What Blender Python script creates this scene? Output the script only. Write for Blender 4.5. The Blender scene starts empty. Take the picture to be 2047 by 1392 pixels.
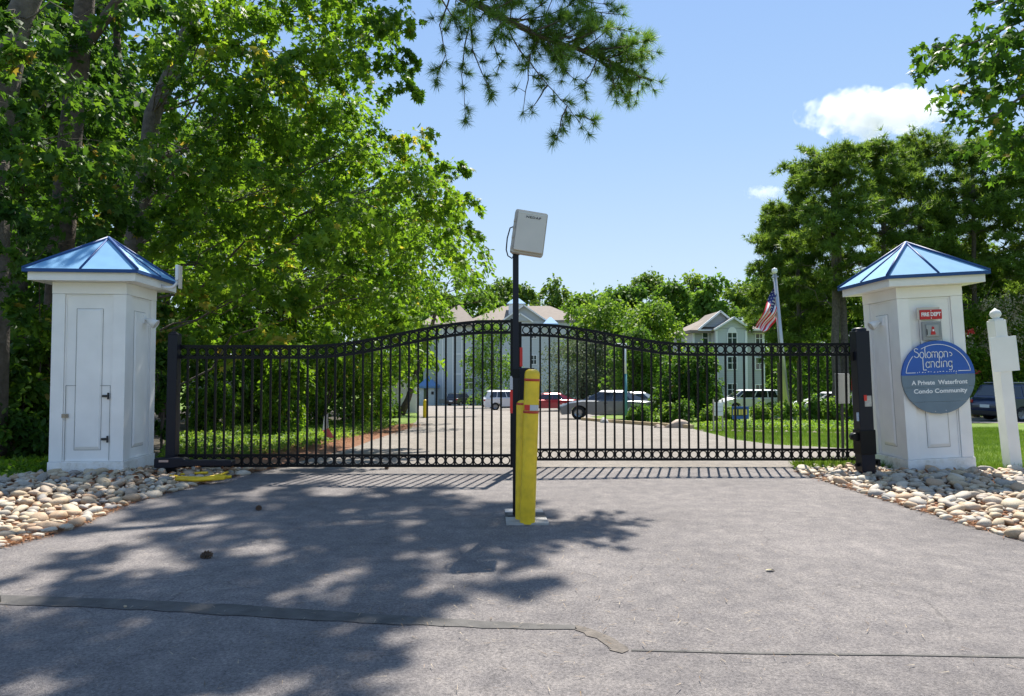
import bpy, bmesh, math, random
import numpy as np
from mathutils import Vector, Matrix

random.seed(7)
RS = np.random.RandomState(11)
SC = bpy.context.scene
COL = SC.collection
R = math.radians
F = 1365.0            # focal length in pixels of a 2047 px wide frame
TILT = math.atan(49 / F)
CAMZ = 1.45
SUN_EL, SUN_AZ = R(58), R(15)      # sun stands behind the gate, a little to the right

# ------------------------------------------------------------------ camera, sky, sun
cam = bpy.data.cameras.new('camera'); camo = bpy.data.objects.new('camera', cam)
COL.objects.link(camo); SC.camera = camo
camo.location = (0, 0, CAMZ); camo.rotation_euler = (R(90) + TILT, 0, 0)
cam.sensor_width = 36; cam.lens = 36 * F / 2047; cam.clip_start = .05; cam.clip_end = 6000

W = bpy.data.worlds.new('World'); SC.world = W; W.use_nodes = True
wt = W.node_tree
sky = wt.nodes.new('ShaderNodeTexSky'); sky.sky_type = 'NISHITA'; sky.sun_disc = False
sky.sun_elevation = SUN_EL; sky.sun_rotation = SUN_AZ
sky.air_density = 1.15; sky.dust_density = 0.6; sky.ozone_density = 1.6; sky.altitude = 0
bg = wt.nodes['Background']; bg.inputs[1].default_value = 0.07
EXPO = 1.2
wtc = wt.nodes.new('ShaderNodeTexCoord'); wsx = wt.nodes.new('ShaderNodeSeparateXYZ'); wt.links.new(wtc.outputs['Generated'], wsx.inputs[0])
wr = wt.nodes.new('ShaderNodeValToRGB'); wt.links.new(wsx.outputs[2], wr.inputs[0])
while len(wr.color_ramp.elements) > 1: wr.color_ramp.elements.remove(wr.color_ramp.elements[0])
wr.color_ramp.elements[0].position = 0; wr.color_ramp.elements[0].color = (.64, .79, .97, 1)
for p_, c_ in ((.16, (.55, .73, .97)), (.32, (.40, .62, .96)), (.5, (.30, .52, .94)), (1, (.27, .44, .82))):
    e_ = wr.color_ramp.elements.new(p_); e_.color = (*c_, 1)
bgb = wt.nodes.new('ShaderNodeBackground'); bgb.inputs[1].default_value = 1.0 / 2 ** EXPO; wt.links.new(wr.outputs[0], bgb.inputs[0])
wmix = wt.nodes.new('ShaderNodeMixShader'); wmix.inputs[0].default_value = .78
wt.links.new(sky.outputs[0], bg.inputs[0]); wt.links.new(bg.outputs[0], wmix.inputs[1]); wt.links.new(bgb.outputs[0], wmix.inputs[2])
wt.links.new(wmix.outputs[0], wt.nodes['World Output'].inputs[0])

sun = bpy.data.lights.new('sun', 'SUN'); suno = bpy.data.objects.new('sun', sun); COL.objects.link(suno)
sun.energy = 4.3; sun.angle = R(.55); sun.color = (1, .95, .87)
sd = Vector((math.sin(SUN_AZ) * math.cos(SUN_EL), math.cos(SUN_AZ) * math.cos(SUN_EL), math.sin(SUN_EL)))
suno.rotation_euler = sd.to_track_quat('Z', 'Y').to_euler(); suno.location = (10, 30, 60)
SC.view_settings.view_transform = 'Standard'; SC.view_settings.look = 'None'
SC.view_settings.exposure = EXPO; SC.view_settings.gamma = 1; SC.view_settings.use_curve_mapping = False
SC.render.engine = 'CYCLES'
SC.cycles.max_bounces = 8; SC.cycles.diffuse_bounces = 3; SC.cycles.glossy_bounces = 2
SC.cycles.transmission_bounces = 3; SC.cycles.transparent_max_bounces = 6; SC.cycles.use_denoising = True
SC.cycles.sample_clamp_indirect = 4

# ------------------------------------------------------------------ geometry of the place
def G(y):
    if y < 10.5: return 0.0
    if y < 120: return -.037 * (y - 10.5)
    return -.037 * 109.5
def P(px, py, Y):
    u = (px - 1023.5) / F; v = -(py - 696) / F
    dx, dy, dz = u, math.cos(TILT) - v * math.sin(TILT), math.sin(TILT) + v * math.cos(TILT)
    k = Y / dy
    return Vector((dx * k, Y, CAMZ + dz * k))
def GR(px, py):
    v = (py - 745) / F
    lo, hi = 1.0, 400.0
    for _ in range(50):
        m = (lo + hi) / 2
        p = P(px, py, m)
        if p.z > G(m): lo = m
        else: hi = m
    p = P(px, py, lo); p.z = G(lo)
    return p

# ------------------------------------------------------------------ materials
MATS = {}
def nmat(name):
    m = bpy.data.materials.new(name); m.use_nodes = True
    return m, m.node_tree, m.node_tree.nodes['Principled BSDF']
def mat(name, col, rough=.6, metal=0, noise=0, nscale=8, bump=0, bscale=60, spec=.5, coat=0):
    if name in MATS: return MATS[name]
    m, t, b = nmat(name)
    b.inputs['Roughness'].default_value = rough; b.inputs['Metallic'].default_value = metal
    b.inputs['Specular IOR Level'].default_value = spec
    b.inputs['Coat Weight'].default_value = coat
    b.inputs['Base Color'].default_value = (*col, 1)
    tc = t.nodes.new('ShaderNodeTexCoord')
    if noise:
        n = t.nodes.new('ShaderNodeTexNoise'); n.inputs['Scale'].default_value = nscale; n.inputs['Detail'].default_value = 6
        t.links.new(tc.outputs['Object'], n.inputs['Vector'])
        r = t.nodes.new('ShaderNodeValToRGB')
        r.color_ramp.elements[0].position = .3; r.color_ramp.elements[1].position = .7
        r.color_ramp.elements[0].color = (*[c * (1 - noise) for c in col], 1)
        r.color_ramp.elements[1].color = (*[min(1, c * (1 + noise * .6)) for c in col], 1)
        t.links.new(n.outputs[0], r.inputs[0]); t.links.new(r.outputs[0], b.inputs['Base Color'])
    if bump:
        n = t.nodes.new('ShaderNodeTexNoise'); n.inputs['Scale'].default_value = bscale; n.inputs['Detail'].default_value = 5
        t.links.new(tc.outputs['Object'], n.inputs['Vector'])
        bp = t.nodes.new('ShaderNodeBump'); bp.inputs['Strength'].default_value = bump; bp.inputs['Distance'].default_value = .02
        t.links.new(n.outputs[0], bp.inputs['Height']); t.links.new(bp.outputs[0], b.inputs['Normal'])
    MATS[name] = m
    return m
def ramp(t, stops, interp='LINEAR'):
    r = t.nodes.new('ShaderNodeValToRGB'); cr = r.color_ramp; cr.interpolation = interp
    while len(cr.elements) > 1: cr.elements.remove(cr.elements[0])
    cr.elements[0].position = stops[0][0]; cr.elements[0].color = (*stops[0][1], 1)
    for p, c in stops[1:]:
        e = cr.elements.new(p); e.color = (*c, 1)
    return r
def leafmat(name, stops, trans, tfac=.45, rough=.5, spec=.18):
    m, t, b = nmat(name)
    a = t.nodes.new('ShaderNodeAttribute'); a.attribute_name = 'tint'
    r = ramp(t, stops); t.links.new(a.outputs['Fac'], r.inputs[0])
    t.links.new(r.outputs[0], b.inputs['Base Color'])
    b.inputs['Roughness'].default_value = rough; b.inputs['Specular IOR Level'].default_value = spec
    tr = t.nodes.new('ShaderNodeBsdfTranslucent')
    mixc = t.nodes.new('ShaderNodeMix'); mixc.data_type = 'RGBA'; mixc.blend_type = 'MULTIPLY'; mixc.inputs[0].default_value = 1
    t.links.new(r.outputs[0], mixc.inputs[6]); mixc.inputs[7].default_value = (*trans, 1)
    t.links.new(mixc.outputs[2], tr.inputs[0])
    ms = t.nodes.new('ShaderNodeMixShader'); ms.inputs[0].default_value = tfac
    t.links.new(b.outputs[0], ms.inputs[1]); t.links.new(tr.outputs[0], ms.inputs[2])
    t.links.new(ms.outputs[0], t.nodes['Material Output'].inputs[0])
    MATS[name] = m
    return m
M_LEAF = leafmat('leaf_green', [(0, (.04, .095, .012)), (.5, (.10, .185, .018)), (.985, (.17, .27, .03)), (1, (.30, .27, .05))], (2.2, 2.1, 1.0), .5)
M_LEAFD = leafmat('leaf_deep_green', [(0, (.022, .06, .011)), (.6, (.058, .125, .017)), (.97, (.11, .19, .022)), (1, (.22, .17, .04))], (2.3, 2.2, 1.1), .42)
M_LEAFY = leafmat('leaf_yellow_green', [(0, (.06, .13, .016)), (.6, (.12, .21, .025)), (1, (.2, .28, .04))], (2.0, 1.9, 1.2), .45)
M_PINE = leafmat('pine_needle', [(0, (.06, .115, .02)), (.6, (.115, .19, .03)), (1, (.18, .26, .045))], (1.9, 1.8, 1.1), .45, .5)
M_PINEN = leafmat('near_pine_needle', [(0, (.055, .115, .02)), (.6, (.11, .20, .03)), (1, (.18, .28, .05))], (1.8, 1.8, 1.1), .4, .5)
M_FAR = leafmat('far_leaf', [(0, (.05, .105, .02)), (.5, (.095, .18, .028)), (1, (.16, .25, .04))], (1.9, 1.9, 1.1), .45, .6)
M_SILV = leafmat('silver_leaf', [(0, (.07, .10, .055)), (.6, (.15, .19, .11)), (1, (.26, .3, .2))], (1.4, 1.4, 1.1), .3, .6)
M_BLOS = leafmat('blossom_cream', [(0, (.4, .33, .2)), (.6, (.5, .43, .28)), (1, (.62, .56, .4))], (1, 1, .9), .3, .7)
M_RED = leafmat('blossom_red', [(0, (.5, .03, .04)), (1, (.75, .08, .08))], (1, 1, .9), .3, .7)
M_GRASS = leafmat('grass_blade', [(0, (.06, .12, .012)), (.6, (.11, .19, .018)), (1, (.19, .26, .035))], (1.5, 1.5, 1), .35, .6)
M_STRAW = leafmat('straw', [(0, (.14, .055, .025)), (.6, (.27, .12, .055)), (1, (.42, .24, .12))], (1, 1, 1), .1, .8)
M_DRY = leafmat('dry_needle', [(0, (.12, .08, .05)), (.5, (.28, .21, .14)), (1, (.45, .38, .28))], (1, 1, 1), .1, .8)
M_BARK = mat('bark', (.10, .075, .055), .95, noise=.5, nscale=9, bump=1, bscale=26)
M_BARKG = mat('grey_bark', (.12, .10, .08), .95, noise=.4, nscale=9, bump=1, bscale=26)
M_TWIG = mat('twig', (.07, .05, .035), .9)
M_WHITE = mat('white_paint', (.86, .845, .81), .5, noise=.08, nscale=2.2, bump=.05, bscale=30)
def stain_mat():
    m, t, b = nmat('stained_white_paint'); b.inputs['Roughness'].default_value = .6
    tc = t.nodes.new('ShaderNodeTexCoord'); n = t.nodes.new('ShaderNodeTexNoise'); n.inputs['Scale'].default_value = 7; n.inputs['Detail'].default_value = 10; n.inputs['Roughness'].default_value = .75
    t.links.new(tc.outputs['Object'], n.inputs['Vector'])
    r = ramp(t, [(.3, (.58, .53, .44)), (.45, (.78, .75, .69)), (.6, (.86, .845, .81))]); t.links.new(n.outputs[0], r.inputs[0]); t.links.new(r.outputs[0], b.inputs['Base Color'])
    return m
M_STAIN = stain_mat()
M_WHITE2 = mat('white_trim', (.8, .8, .8), .5)
M_DARKLINE = mat('dark_metal_hardware', (.05, .05, .05), .5, metal=.6)
M_BRASS = mat('latch_metal', (.35, .3, .25), .4, metal=.8)
M_BLACK = mat('black_powder_coat', (.004, .004, .005), .45, spec=.22, bump=.04, bscale=200)
M_NAVY = mat('dark_navy_steel', (.008, .009, .017), .42, spec=.28, bump=.05, bscale=120)
M_ROOFB = mat('pale_blue_roof', (.21, .41, .62), .6, noise=.08, nscale=5, spec=.2)
M_RIB = mat('blue_roof_rib', (.02, .07, .22), .5, spec=.3)
M_YEL = mat('yellow_plastic', (.85, .56, .014), .45, noise=.2, nscale=9, bump=.08, bscale=30)
M_REDR = mat('red_reflector', (.62, .02, .015), .35)
M_REDT = mat('red_tape', (.5, .05, .02), .35)
M_SILR = mat('silver_reflector', (.5, .5, .52), .35)
M_GREYP = mat('warm_grey_plastic', (.60, .54, .47), .5, noise=.06, nscale=4)
M_GREYD = mat('grey_plastic_edge', (.45, .40, .34), .5)
M_TXTK = mat('black_print', (.01, .01, .01), .6)
M_TXTW = mat('white_print', (.82, .82, .82), .6)
M_CONC = mat('concrete', (.42, .40, .36), .9, noise=.25, nscale=6, bump=.3, bscale=70)
M_SIGNB = mat('sign_blue', (.02, .10, .42), .5, noise=.06, nscale=5)
M_SIGNG = mat('sign_grey', (.15, .21, .26), .55, noise=.08, nscale=5)
M_ROOFT = mat('tan_shingle', (.225, .185, .15), .9, noise=.12, nscale=2)
M_SIDING = None

def siding(name, col, lap=.22):
    m, t, b = nmat(name)
    tc = t.nodes.new('ShaderNodeTexCoord'); sx = t.nodes.new('ShaderNodeSeparateXYZ')
    t.links.new(tc.outputs['Object'], sx.inputs[0])
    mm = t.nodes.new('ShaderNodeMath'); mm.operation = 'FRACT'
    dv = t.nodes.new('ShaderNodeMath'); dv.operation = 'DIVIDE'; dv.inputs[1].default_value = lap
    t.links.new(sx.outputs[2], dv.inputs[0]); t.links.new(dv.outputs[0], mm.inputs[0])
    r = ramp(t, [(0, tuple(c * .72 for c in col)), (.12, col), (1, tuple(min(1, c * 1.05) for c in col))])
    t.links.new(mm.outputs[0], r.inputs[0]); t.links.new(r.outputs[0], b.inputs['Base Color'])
    b.inputs['Roughness'].default_value = .7
    return m
M_SIDING = siding('pale_blue_grey_siding', (.50, .53, .545))
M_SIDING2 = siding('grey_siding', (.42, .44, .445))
M_GLASS = mat('dark_window_glass', (.03, .045, .05), .08, spec=.8)
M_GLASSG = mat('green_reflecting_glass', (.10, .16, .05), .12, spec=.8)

# ------------------------------------------------------------------ object helpers
def tag(o, label=None, cat=None, group=None, kind=None):
    if label: o['label'] = label
    if cat: o['category'] = cat
    if group: o['group'] = group
    if kind: o['kind'] = kind
    return o
def empty(name, loc=(0, 0, 0), rz=0, label=None, cat=None, group=None):
    o = bpy.data.objects.new(name, None); COL.objects.link(o)
    o.location = loc; o.rotation_euler = (0, 0, rz); o.empty_display_size = .2
    return tag(o, label, cat, group)
def link(name, me, m=None, parent=None, loc=None):
    o = bpy.data.objects.new(name, me); COL.objects.link(o)
    if m is not None and not me.materials: me.materials.append(m)
    if parent: o.parent = parent
    if loc is not None: o.location = loc
    return o
class MB:
    def __init__(s): s.v = []; s.f = []; s.sm = []; s.mi = []
    def add(s, vs, fs, smooth=False, mi=0):
        n = len(s.v); s.v += [tuple(v) for v in vs]
        for f in fs: s.f.append([i + n for i in f]); s.sm.append(smooth); s.mi.append(mi)
        return s
    def box(s, x0, x1, y0, y1, z0, z1, mi=0):
        vs = [(x, y, z) for z in (z0, z1) for y in (y0, y1) for x in (x0, x1)]
        return s.add(vs, [(0, 2, 3, 1), (4, 5, 7, 6), (0, 1, 5, 4), (2, 6, 7, 3), (0, 4, 6, 2), (1, 3, 7, 5)], mi=mi)
    def prism(s, pts, y0, y1, axis='y', mi=0, smooth=False):
        n = len(pts)
        if axis == 'y': A = [(p[0], y0, p[1]) for p in pts]; B = [(p[0], y1, p[1]) for p in pts]
        elif axis == 'z': A = [(p[0], p[1], y0) for p in pts]; B = [(p[0], p[1], y1) for p in pts]
        else: A = [(y0, p[0], p[1]) for p in pts]; B = [(y1, p[0], p[1]) for p in pts]
        s.add(A + B, [tuple(range(n)), tuple(range(2 * n - 1, n - 1, -1))], mi=mi)
        k = len(s.v) - 2 * n
        for i in range(n):
            j = (i + 1) % n
            s.f.append([k + i, k + n + i, k + n + j, k + j]); s.sm.append(smooth); s.mi.append(mi)
        return s
    def tube(s, pts, rad, n=8, cap=True, mi=0):
        pts = [Vector(p) for p in pts]
        rad = rad if isinstance(rad, (list, tuple)) else [rad] * len(pts)
        k = len(s.v); a = None
        for i, p in enumerate(pts):
            d = (pts[min(i + 1, len(pts) - 1)] - pts[max(i - 1, 0)])
            if d.length < 1e-9: d = Vector((0, 0, 1))
            d.normalize()
            if a is None: a = d.cross(Vector((0, 0, 1))) if abs(d.z) < .9 else d.cross(Vector((1, 0, 0)))
            else: a = a - d * a.dot(d)
            if a.length < 1e-4: a = d.cross(Vector((.3, 1, .2)))
            a.normalize(); b = d.cross(a)
            for j in range(n):
                th = 2 * math.pi * j / n
                s.v.append(tuple(p + (a * math.cos(th) + b * math.sin(th)) * rad[i]))
        for i in range(len(pts) - 1):
            for j in range(n):
                q = (j + 1) % n
                s.f.append([k + i * n + j, k + i * n + q, k + (i + 1) * n + q, k + (i + 1) * n + j]); s.sm.append(True); s.mi.append(mi)
        if cap:
            s.f.append([k + j for j in range(n - 1, -1, -1)]); s.sm.append(False); s.mi.append(mi)
            e = k + (len(pts) - 1) * n
            s.f.append([e + j for j in range(n)]); s.sm.append(False); s.mi.append(mi)
        return s
    def lathe(s, prof, n=20, c=(0, 0, 0), mi=0):
        k = len(s.v)
        for r, z in prof:
            for j in range(n):
                th = 2 * math.pi * j / n
                s.v.append((c[0] + r * math.cos(th), c[1] + r * math.sin(th), c[2] + z))
        for i in range(len(prof) - 1):
            for j in range(n):
                q = (j + 1) % n
                s.f.append([k + i * n + j, k + i * n + q, k + (i + 1) * n + q, k + (i + 1) * n + j]); s.sm.append(True); s.mi.append(mi)
        return s
    def mesh(s, name, mats=()):
        me = bpy.data.meshes.new(name); me.from_pydata(s.v, [], s.f)
        me.polygons.foreach_set('use_smooth', s.sm)
        me.polygons.foreach_set('material_index', s.mi)
        for m in (mats if isinstance(mats, (list, tuple)) else [mats]):
            if m: me.materials.append(m)
        bm = bmesh.new(); bm.from_mesh(me); bmesh.ops.recalc_face_normals(bm, faces=bm.faces); bm.to_mesh(me); bm.free()
        me.update(); return me
    def build(s, name, m, parent=None, bevel=0, loc=None):
        me = s.mesh(name, m)
        if bevel:
            bm = bmesh.new(); bm.from_mesh(me)
            ed = [e for e in bm.edges if len(e.link_faces) == 2 and e.calc_face_angle(0) > .5]
            bmesh.ops.bevel(bm, geom=ed, offset=bevel, segments=2, affect='EDGES', profile=.6)
            bm.to_mesh(me); bm.free()
        return link(name, me, None, parent, loc)
def box(name, x0, x1, y0, y1, z0, z1, m, parent=None, bevel=0):
    return MB().box(x0, x1, y0, y1, z0, z1).build(name, m, parent, bevel)
def copy_tree(o, parent=None):
    c = o.copy(); COL.objects.link(c); c.parent = parent
    for ch in list(o.children): copy_tree(ch, c)
    return c
_font = {}
def text(s, size, m, parent, loc, rot=(R(90), 0, 0), name='lettering', extrude=.002, shear=0, space=1, xs=1, bold=0):
    cu = bpy.data.curves.new(name, 'FONT'); cu.body = s; cu.size = size; cu.extrude = extrude
    cu.align_x = 'CENTER'; cu.align_y = 'CENTER'; cu.shear = shear; cu.space_character = space; cu.resolution_u = 3; cu.offset = bold
    to = bpy.data.objects.new(name + '_curve', cu); COL.objects.link(to)
    dg = bpy.context.evaluated_depsgraph_get(); dg.update()
    me = bpy.data.meshes.new_from_object(to.evaluated_get(dg)); me.name = name
    bpy.data.objects.remove(to); bpy.data.curves.remove(cu)
    me.materials.clear(); me.materials.append(m)
    o = link(name, me, None, parent); o.location = loc; o.rotation_euler = rot; o.scale = (xs, 1, 1)
    return o

# numpy leaf-mesh writer -------------------------------------------------
def tri_mesh(name, verts, faces, tint, m):
    """verts (N,3), faces (M,3 or 4) ints, tint (N,)"""
    me = bpy.data.meshes.new(name)
    k = faces.shape[1]
    me.vertices.add(len(verts)); me.vertices.foreach_set('co', verts.astype(np.float32).ravel())
    me.loops.add(faces.size); me.loops.foreach_set('vertex_index', faces.astype(np.int32).ravel())
    me.polygons.add(len(faces))
    me.polygons.foreach_set('loop_start', np.arange(0, faces.size, k, dtype=np.int32))
    me.polygons.foreach_set('loop_total', np.full(len(faces), k, dtype=np.int32))
    a = me.attributes.new('tint', 'FLOAT', 'POINT'); a.data.foreach_set('value', tint.astype(np.float32))
    me.update(calc_edges=True); me.materials.append(m)
    return me
def shape_star():   # five lobed leaf, stalk end at origin, length 1 along +x, slightly cupped
    rim = []
    for i in range(5):
        a = R(-104 + 52 * i); l = [.48, .60, .66, .60, .48][i]
        rim.append((.38 + l * math.cos(a), l * math.sin(a), -.10 * (l / .6)))
        if i < 4:
            b = R(-104 + 52 * i + 26); rim.append((.38 + .27 * math.cos(b), .27 * math.sin(b), .02))
    v = [(.34, 0, .05), (.02, 0, 0)] + rim
    n = len(v); f = [(0, i, i + 1) for i in range(1, n - 1)] + [(0, n - 1, 1)]
    return np.array(v), np.array(f)
def shape_oval():
    v = [(0, 0, 0), (.3, .24, .05), (.68, .21, .04), (1, 0, -.10), (.68, -.21, .04), (.3, -.24, .05), (.5, 0, -.02)]
    f = [(6, 0, 1), (6, 1, 2), (6, 2, 3), (6, 3, 4), (6, 4, 5), (6, 5, 0)]
    return np.array(v), np.array(f)
def shape_kite():
    v = [(0, 0, 0), (.45, .32, .06), (1, 0, -.05), (.45, -.32, .06)]
    return np.array(v), np.array([(0, 2, 1), (0, 3, 2)])
def shape_blade():
    v = [(0, .04, 0), (0, -.04, 0), (1, 0, 0)]
    return np.array(v), np.array([(0, 1, 2)])
def shape_tuft(n=9, w=.05, up=.25, seed=1):
    rr = np.random.RandomState(seed); V = []; Fc = []
    for i in range(n):
        a = 2 * math.pi * i / n + rr.rand() * .5; el = up + (rr.rand() - .3) * 1.1
        d = np.array([math.cos(a) * math.cos(el), math.sin(a) * math.cos(el), math.sin(el)]) * (.8 + .35 * rr.rand())
        s = np.array([-math.sin(a), math.cos(a), 0]) * w
        k = len(V); V += [s, -s, d]; Fc.append((k, k + 1, k + 2))
    return np.array(V), np.array(Fc)
def norm(a): return a / (np.linalg.norm(a, axis=1, keepdims=True) + 1e-9)
def scatter(pos, dirs, nrm, size, tint, shape):
    sv, sf = shape
    N = len(pos); d = norm(dirs); s = norm(np.cross(nrm, d)); n = np.cross(d, s)
    V = (pos[:, None, :] + size[:, None, None] * (sv[None, :, 0:1] * d[:, None, :] + sv[None, :, 1:2] * s[:, None, :] + sv[None, :, 2:3] * n[:, None, :]))
    Fi = (sf[None, :, :] + (np.arange(N) * len(sv))[:, None, None])
    return V.reshape(-1, 3), Fi.reshape(-1, sf.shape[1]), np.repeat(tint, len(sv))
def join(parts):
    V = []; Fs = []; T = []; k = 0
    for v, f, t in parts: V.append(v); Fs.append(f + k); T.append(t); k += len(v)
    return np.concatenate(V), np.concatenate(Fs), np.concatenate(T)
def rnd(n, k=3): return RS.randn(n, k)
def pad_leaves(c, r, n, size, flat=.28, droop=.35, up=1.0, out=None, dens=.5):
    """leaves of one flattened drooping bough"""
    ph = RS.rand(n) * 2 * math.pi; t = RS.rand(n) ** dens
    # leaves gather along twigs: quantise the angle a little
    k = max(5, int(r * 9)); base = RS.rand(k) * 2 * math.pi
    ph = base[RS.randint(0, k, n)] + RS.randn(n) * .13
    rad = np.stack([np.cos(ph), np.sin(ph), np.zeros(n)], 1)
    tilt = RS.randn(2) * .22
    x = rad * (t * r)[:, None]
    z = -droop * r * t ** 2 + RS.randn(n) * flat * r * .5 * (1 - .5 * t) + x[:, 0] * tilt[0] + x[:, 1] * tilt[1]
    pos = x + np.array(c)[None, :]; pos[:, 2] += z
    dirs = rad * .8 + rnd(n) * .55; dirs[:, 2] -= .35 + .5 * t
    nr = rnd(n) * .7; nr[:, 2] += up * .6
    sz = size * (.5 + .85 * RS.rand(n))
    tint = np.clip(.45 + .22 * RS.randn(n) + .15 * RS.randn(), 0, 1)
    return pos, dirs, nr, sz, tint
def crown_mesh(name, pads, leaf, m, shape, per_area=None, flat=.28, droop=.35):
    A = []
    for (c, r, n) in pads:
        A.append(pad_leaves(c, r, n, leaf, flat, droop))
    pos, d, nr, sz, ti = [np.concatenate([a[i] for a in A]) for i in range(5)]
    v, f, t = scatter(pos, d, nr, sz, ti, shape)
    return tri_mesh(name, v, f, t, m)
def limb_path(a, b, sag=.15, n=6, wob=.08):
    a = Vector(a); b = Vector(b); L = (b - a).length; out = []
    for i in range(n + 1):
        t = i / n
        p = a.lerp(b, t); p.z += math.sin(math.pi * t) * L * sag
        if 0 < i < n: p += Vector((random.uniform(-1, 1), random.uniform(-1, 1), random.uniform(-1, 1))) * wob * L * .3
        out.append(p)
    return out
def make_tree(name, label, trunk, pads, leaf, lm, bark=None, shape=None, group=None, cat='tree', flat=.28, droop=.35, limbs=True, limbr=.05, maxl=60, crown='crown'):
    """trunk: list of (Vector, radius)."""
    base = trunk[0][0]
    root = empty(name, base, 0, label, cat, group)
    off = Vector(base)
    mb = MB(); mb.tube([p - off for p, r in trunk], [r for p, r in trunk], 10)
    if limbs:
        tp = [p for p, r in trunk]
        for i, (c, r, n) in enumerate(pads[:maxl]):
            c = Vector(c)
            # join trunk somewhat lower than the pad
            best = min(range(len(tp)), key=lambda q: abs(tp[q].z - (c.z - .35 * (c - tp[q]).xy.length)))
            a = tp[best]; L = (c - a).length
            rr = min(trunk[best][1] * .6, limbr * (.5 + L * .12))
            path = limb_path(a, c, .08, 6, .3)
            mb.tube([p - off for p in path], [rr * (1 - .8 * k / 6) for k in range(7)], 5, cap=False)
            for q in range(3):
                e = c + Vector((random.uniform(-1, 1), random.uniform(-1, 1), random.uniform(-.5, .3))) * r * .8
                pp = limb_path(path[4], e, .05, 3, .1)
                mb.tube([p - off for p in pp], [rr * .3, rr * .22, rr * .15, rr * .08], 4, cap=False)
    mb.build('trunk', bark or M_BARK, root)
    me = crown_mesh(crown, pads, leaf, lm, shape or shape_oval(), flat=flat, droop=droop)
    o = link(crown, me, None, root); o.location = -off; o['kind'] = 'stuff'
    return root

def inpoly(x, y, poly):
    c = False; n = len(poly)
    for i in range(n):
        x1, y1 = poly[i]; x2, y2 = poly[(i + 1) % n]
        if (y1 > y) != (y2 > y) and x < (x2 - x1) * (y - y1) / (y2 - y1) + x1: c = not c
    return c

# ------------------------------------------------------------------ ground sheets
def rough_line(pts, step=.35, amp=.03):
    out = []
    for i in range(len(pts) - 1):
        a = Vector(pts[i][:2]); b = Vector(pts[i + 1][:2]); n = max(1, int((b - a).length / step))
        for k in range(n):
            p = a.lerp(b, k / n)
            if k or i: p += Vector((random.uniform(-amp, amp), random.uniform(-amp, amp)))
            out.append((p.x, p.y))
    out.append(tuple(pts[-1][:2])); return out
def sheet(name, poly, off, m, kind='structure', parent=None, thick=0):
    bm = bmesh.new()
    vs = [bm.verts.new((x, y, 0)) for x, y in poly]
    f = bm.faces.new(vs)
    bmesh.ops.triangulate(bm, faces=[f])
    for yy in (10.5, 120):
        bmesh.ops.bisect_plane(bm, geom=bm.verts[:] + bm.edges[:] + bm.faces[:], plane_co=(0, yy, 0), plane_no=(0, 1, 0))
    if thick:
        g = bmesh.ops.extrude_face_region(bm, geom=bm.faces[:])
        for e in g['geom']:
            if isinstance(e, bmesh.types.BMVert): e.co.z += thick
    for v in bm.verts: v.co.z += G(v.co.y) + off
    bmesh.ops.recalc_face_normals(bm, faces=bm.faces)
    me = bpy.data.meshes.new(name); bm.to_mesh(me); bm.free()
    if not thick:
        me.update()
        if sum(p.normal.z for p in me.polygons) < 0:
            me.flip_normals()
    me.materials.append(m)
    o = link(name, me, None, parent)
    if kind: o['kind'] = kind
    return o

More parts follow.
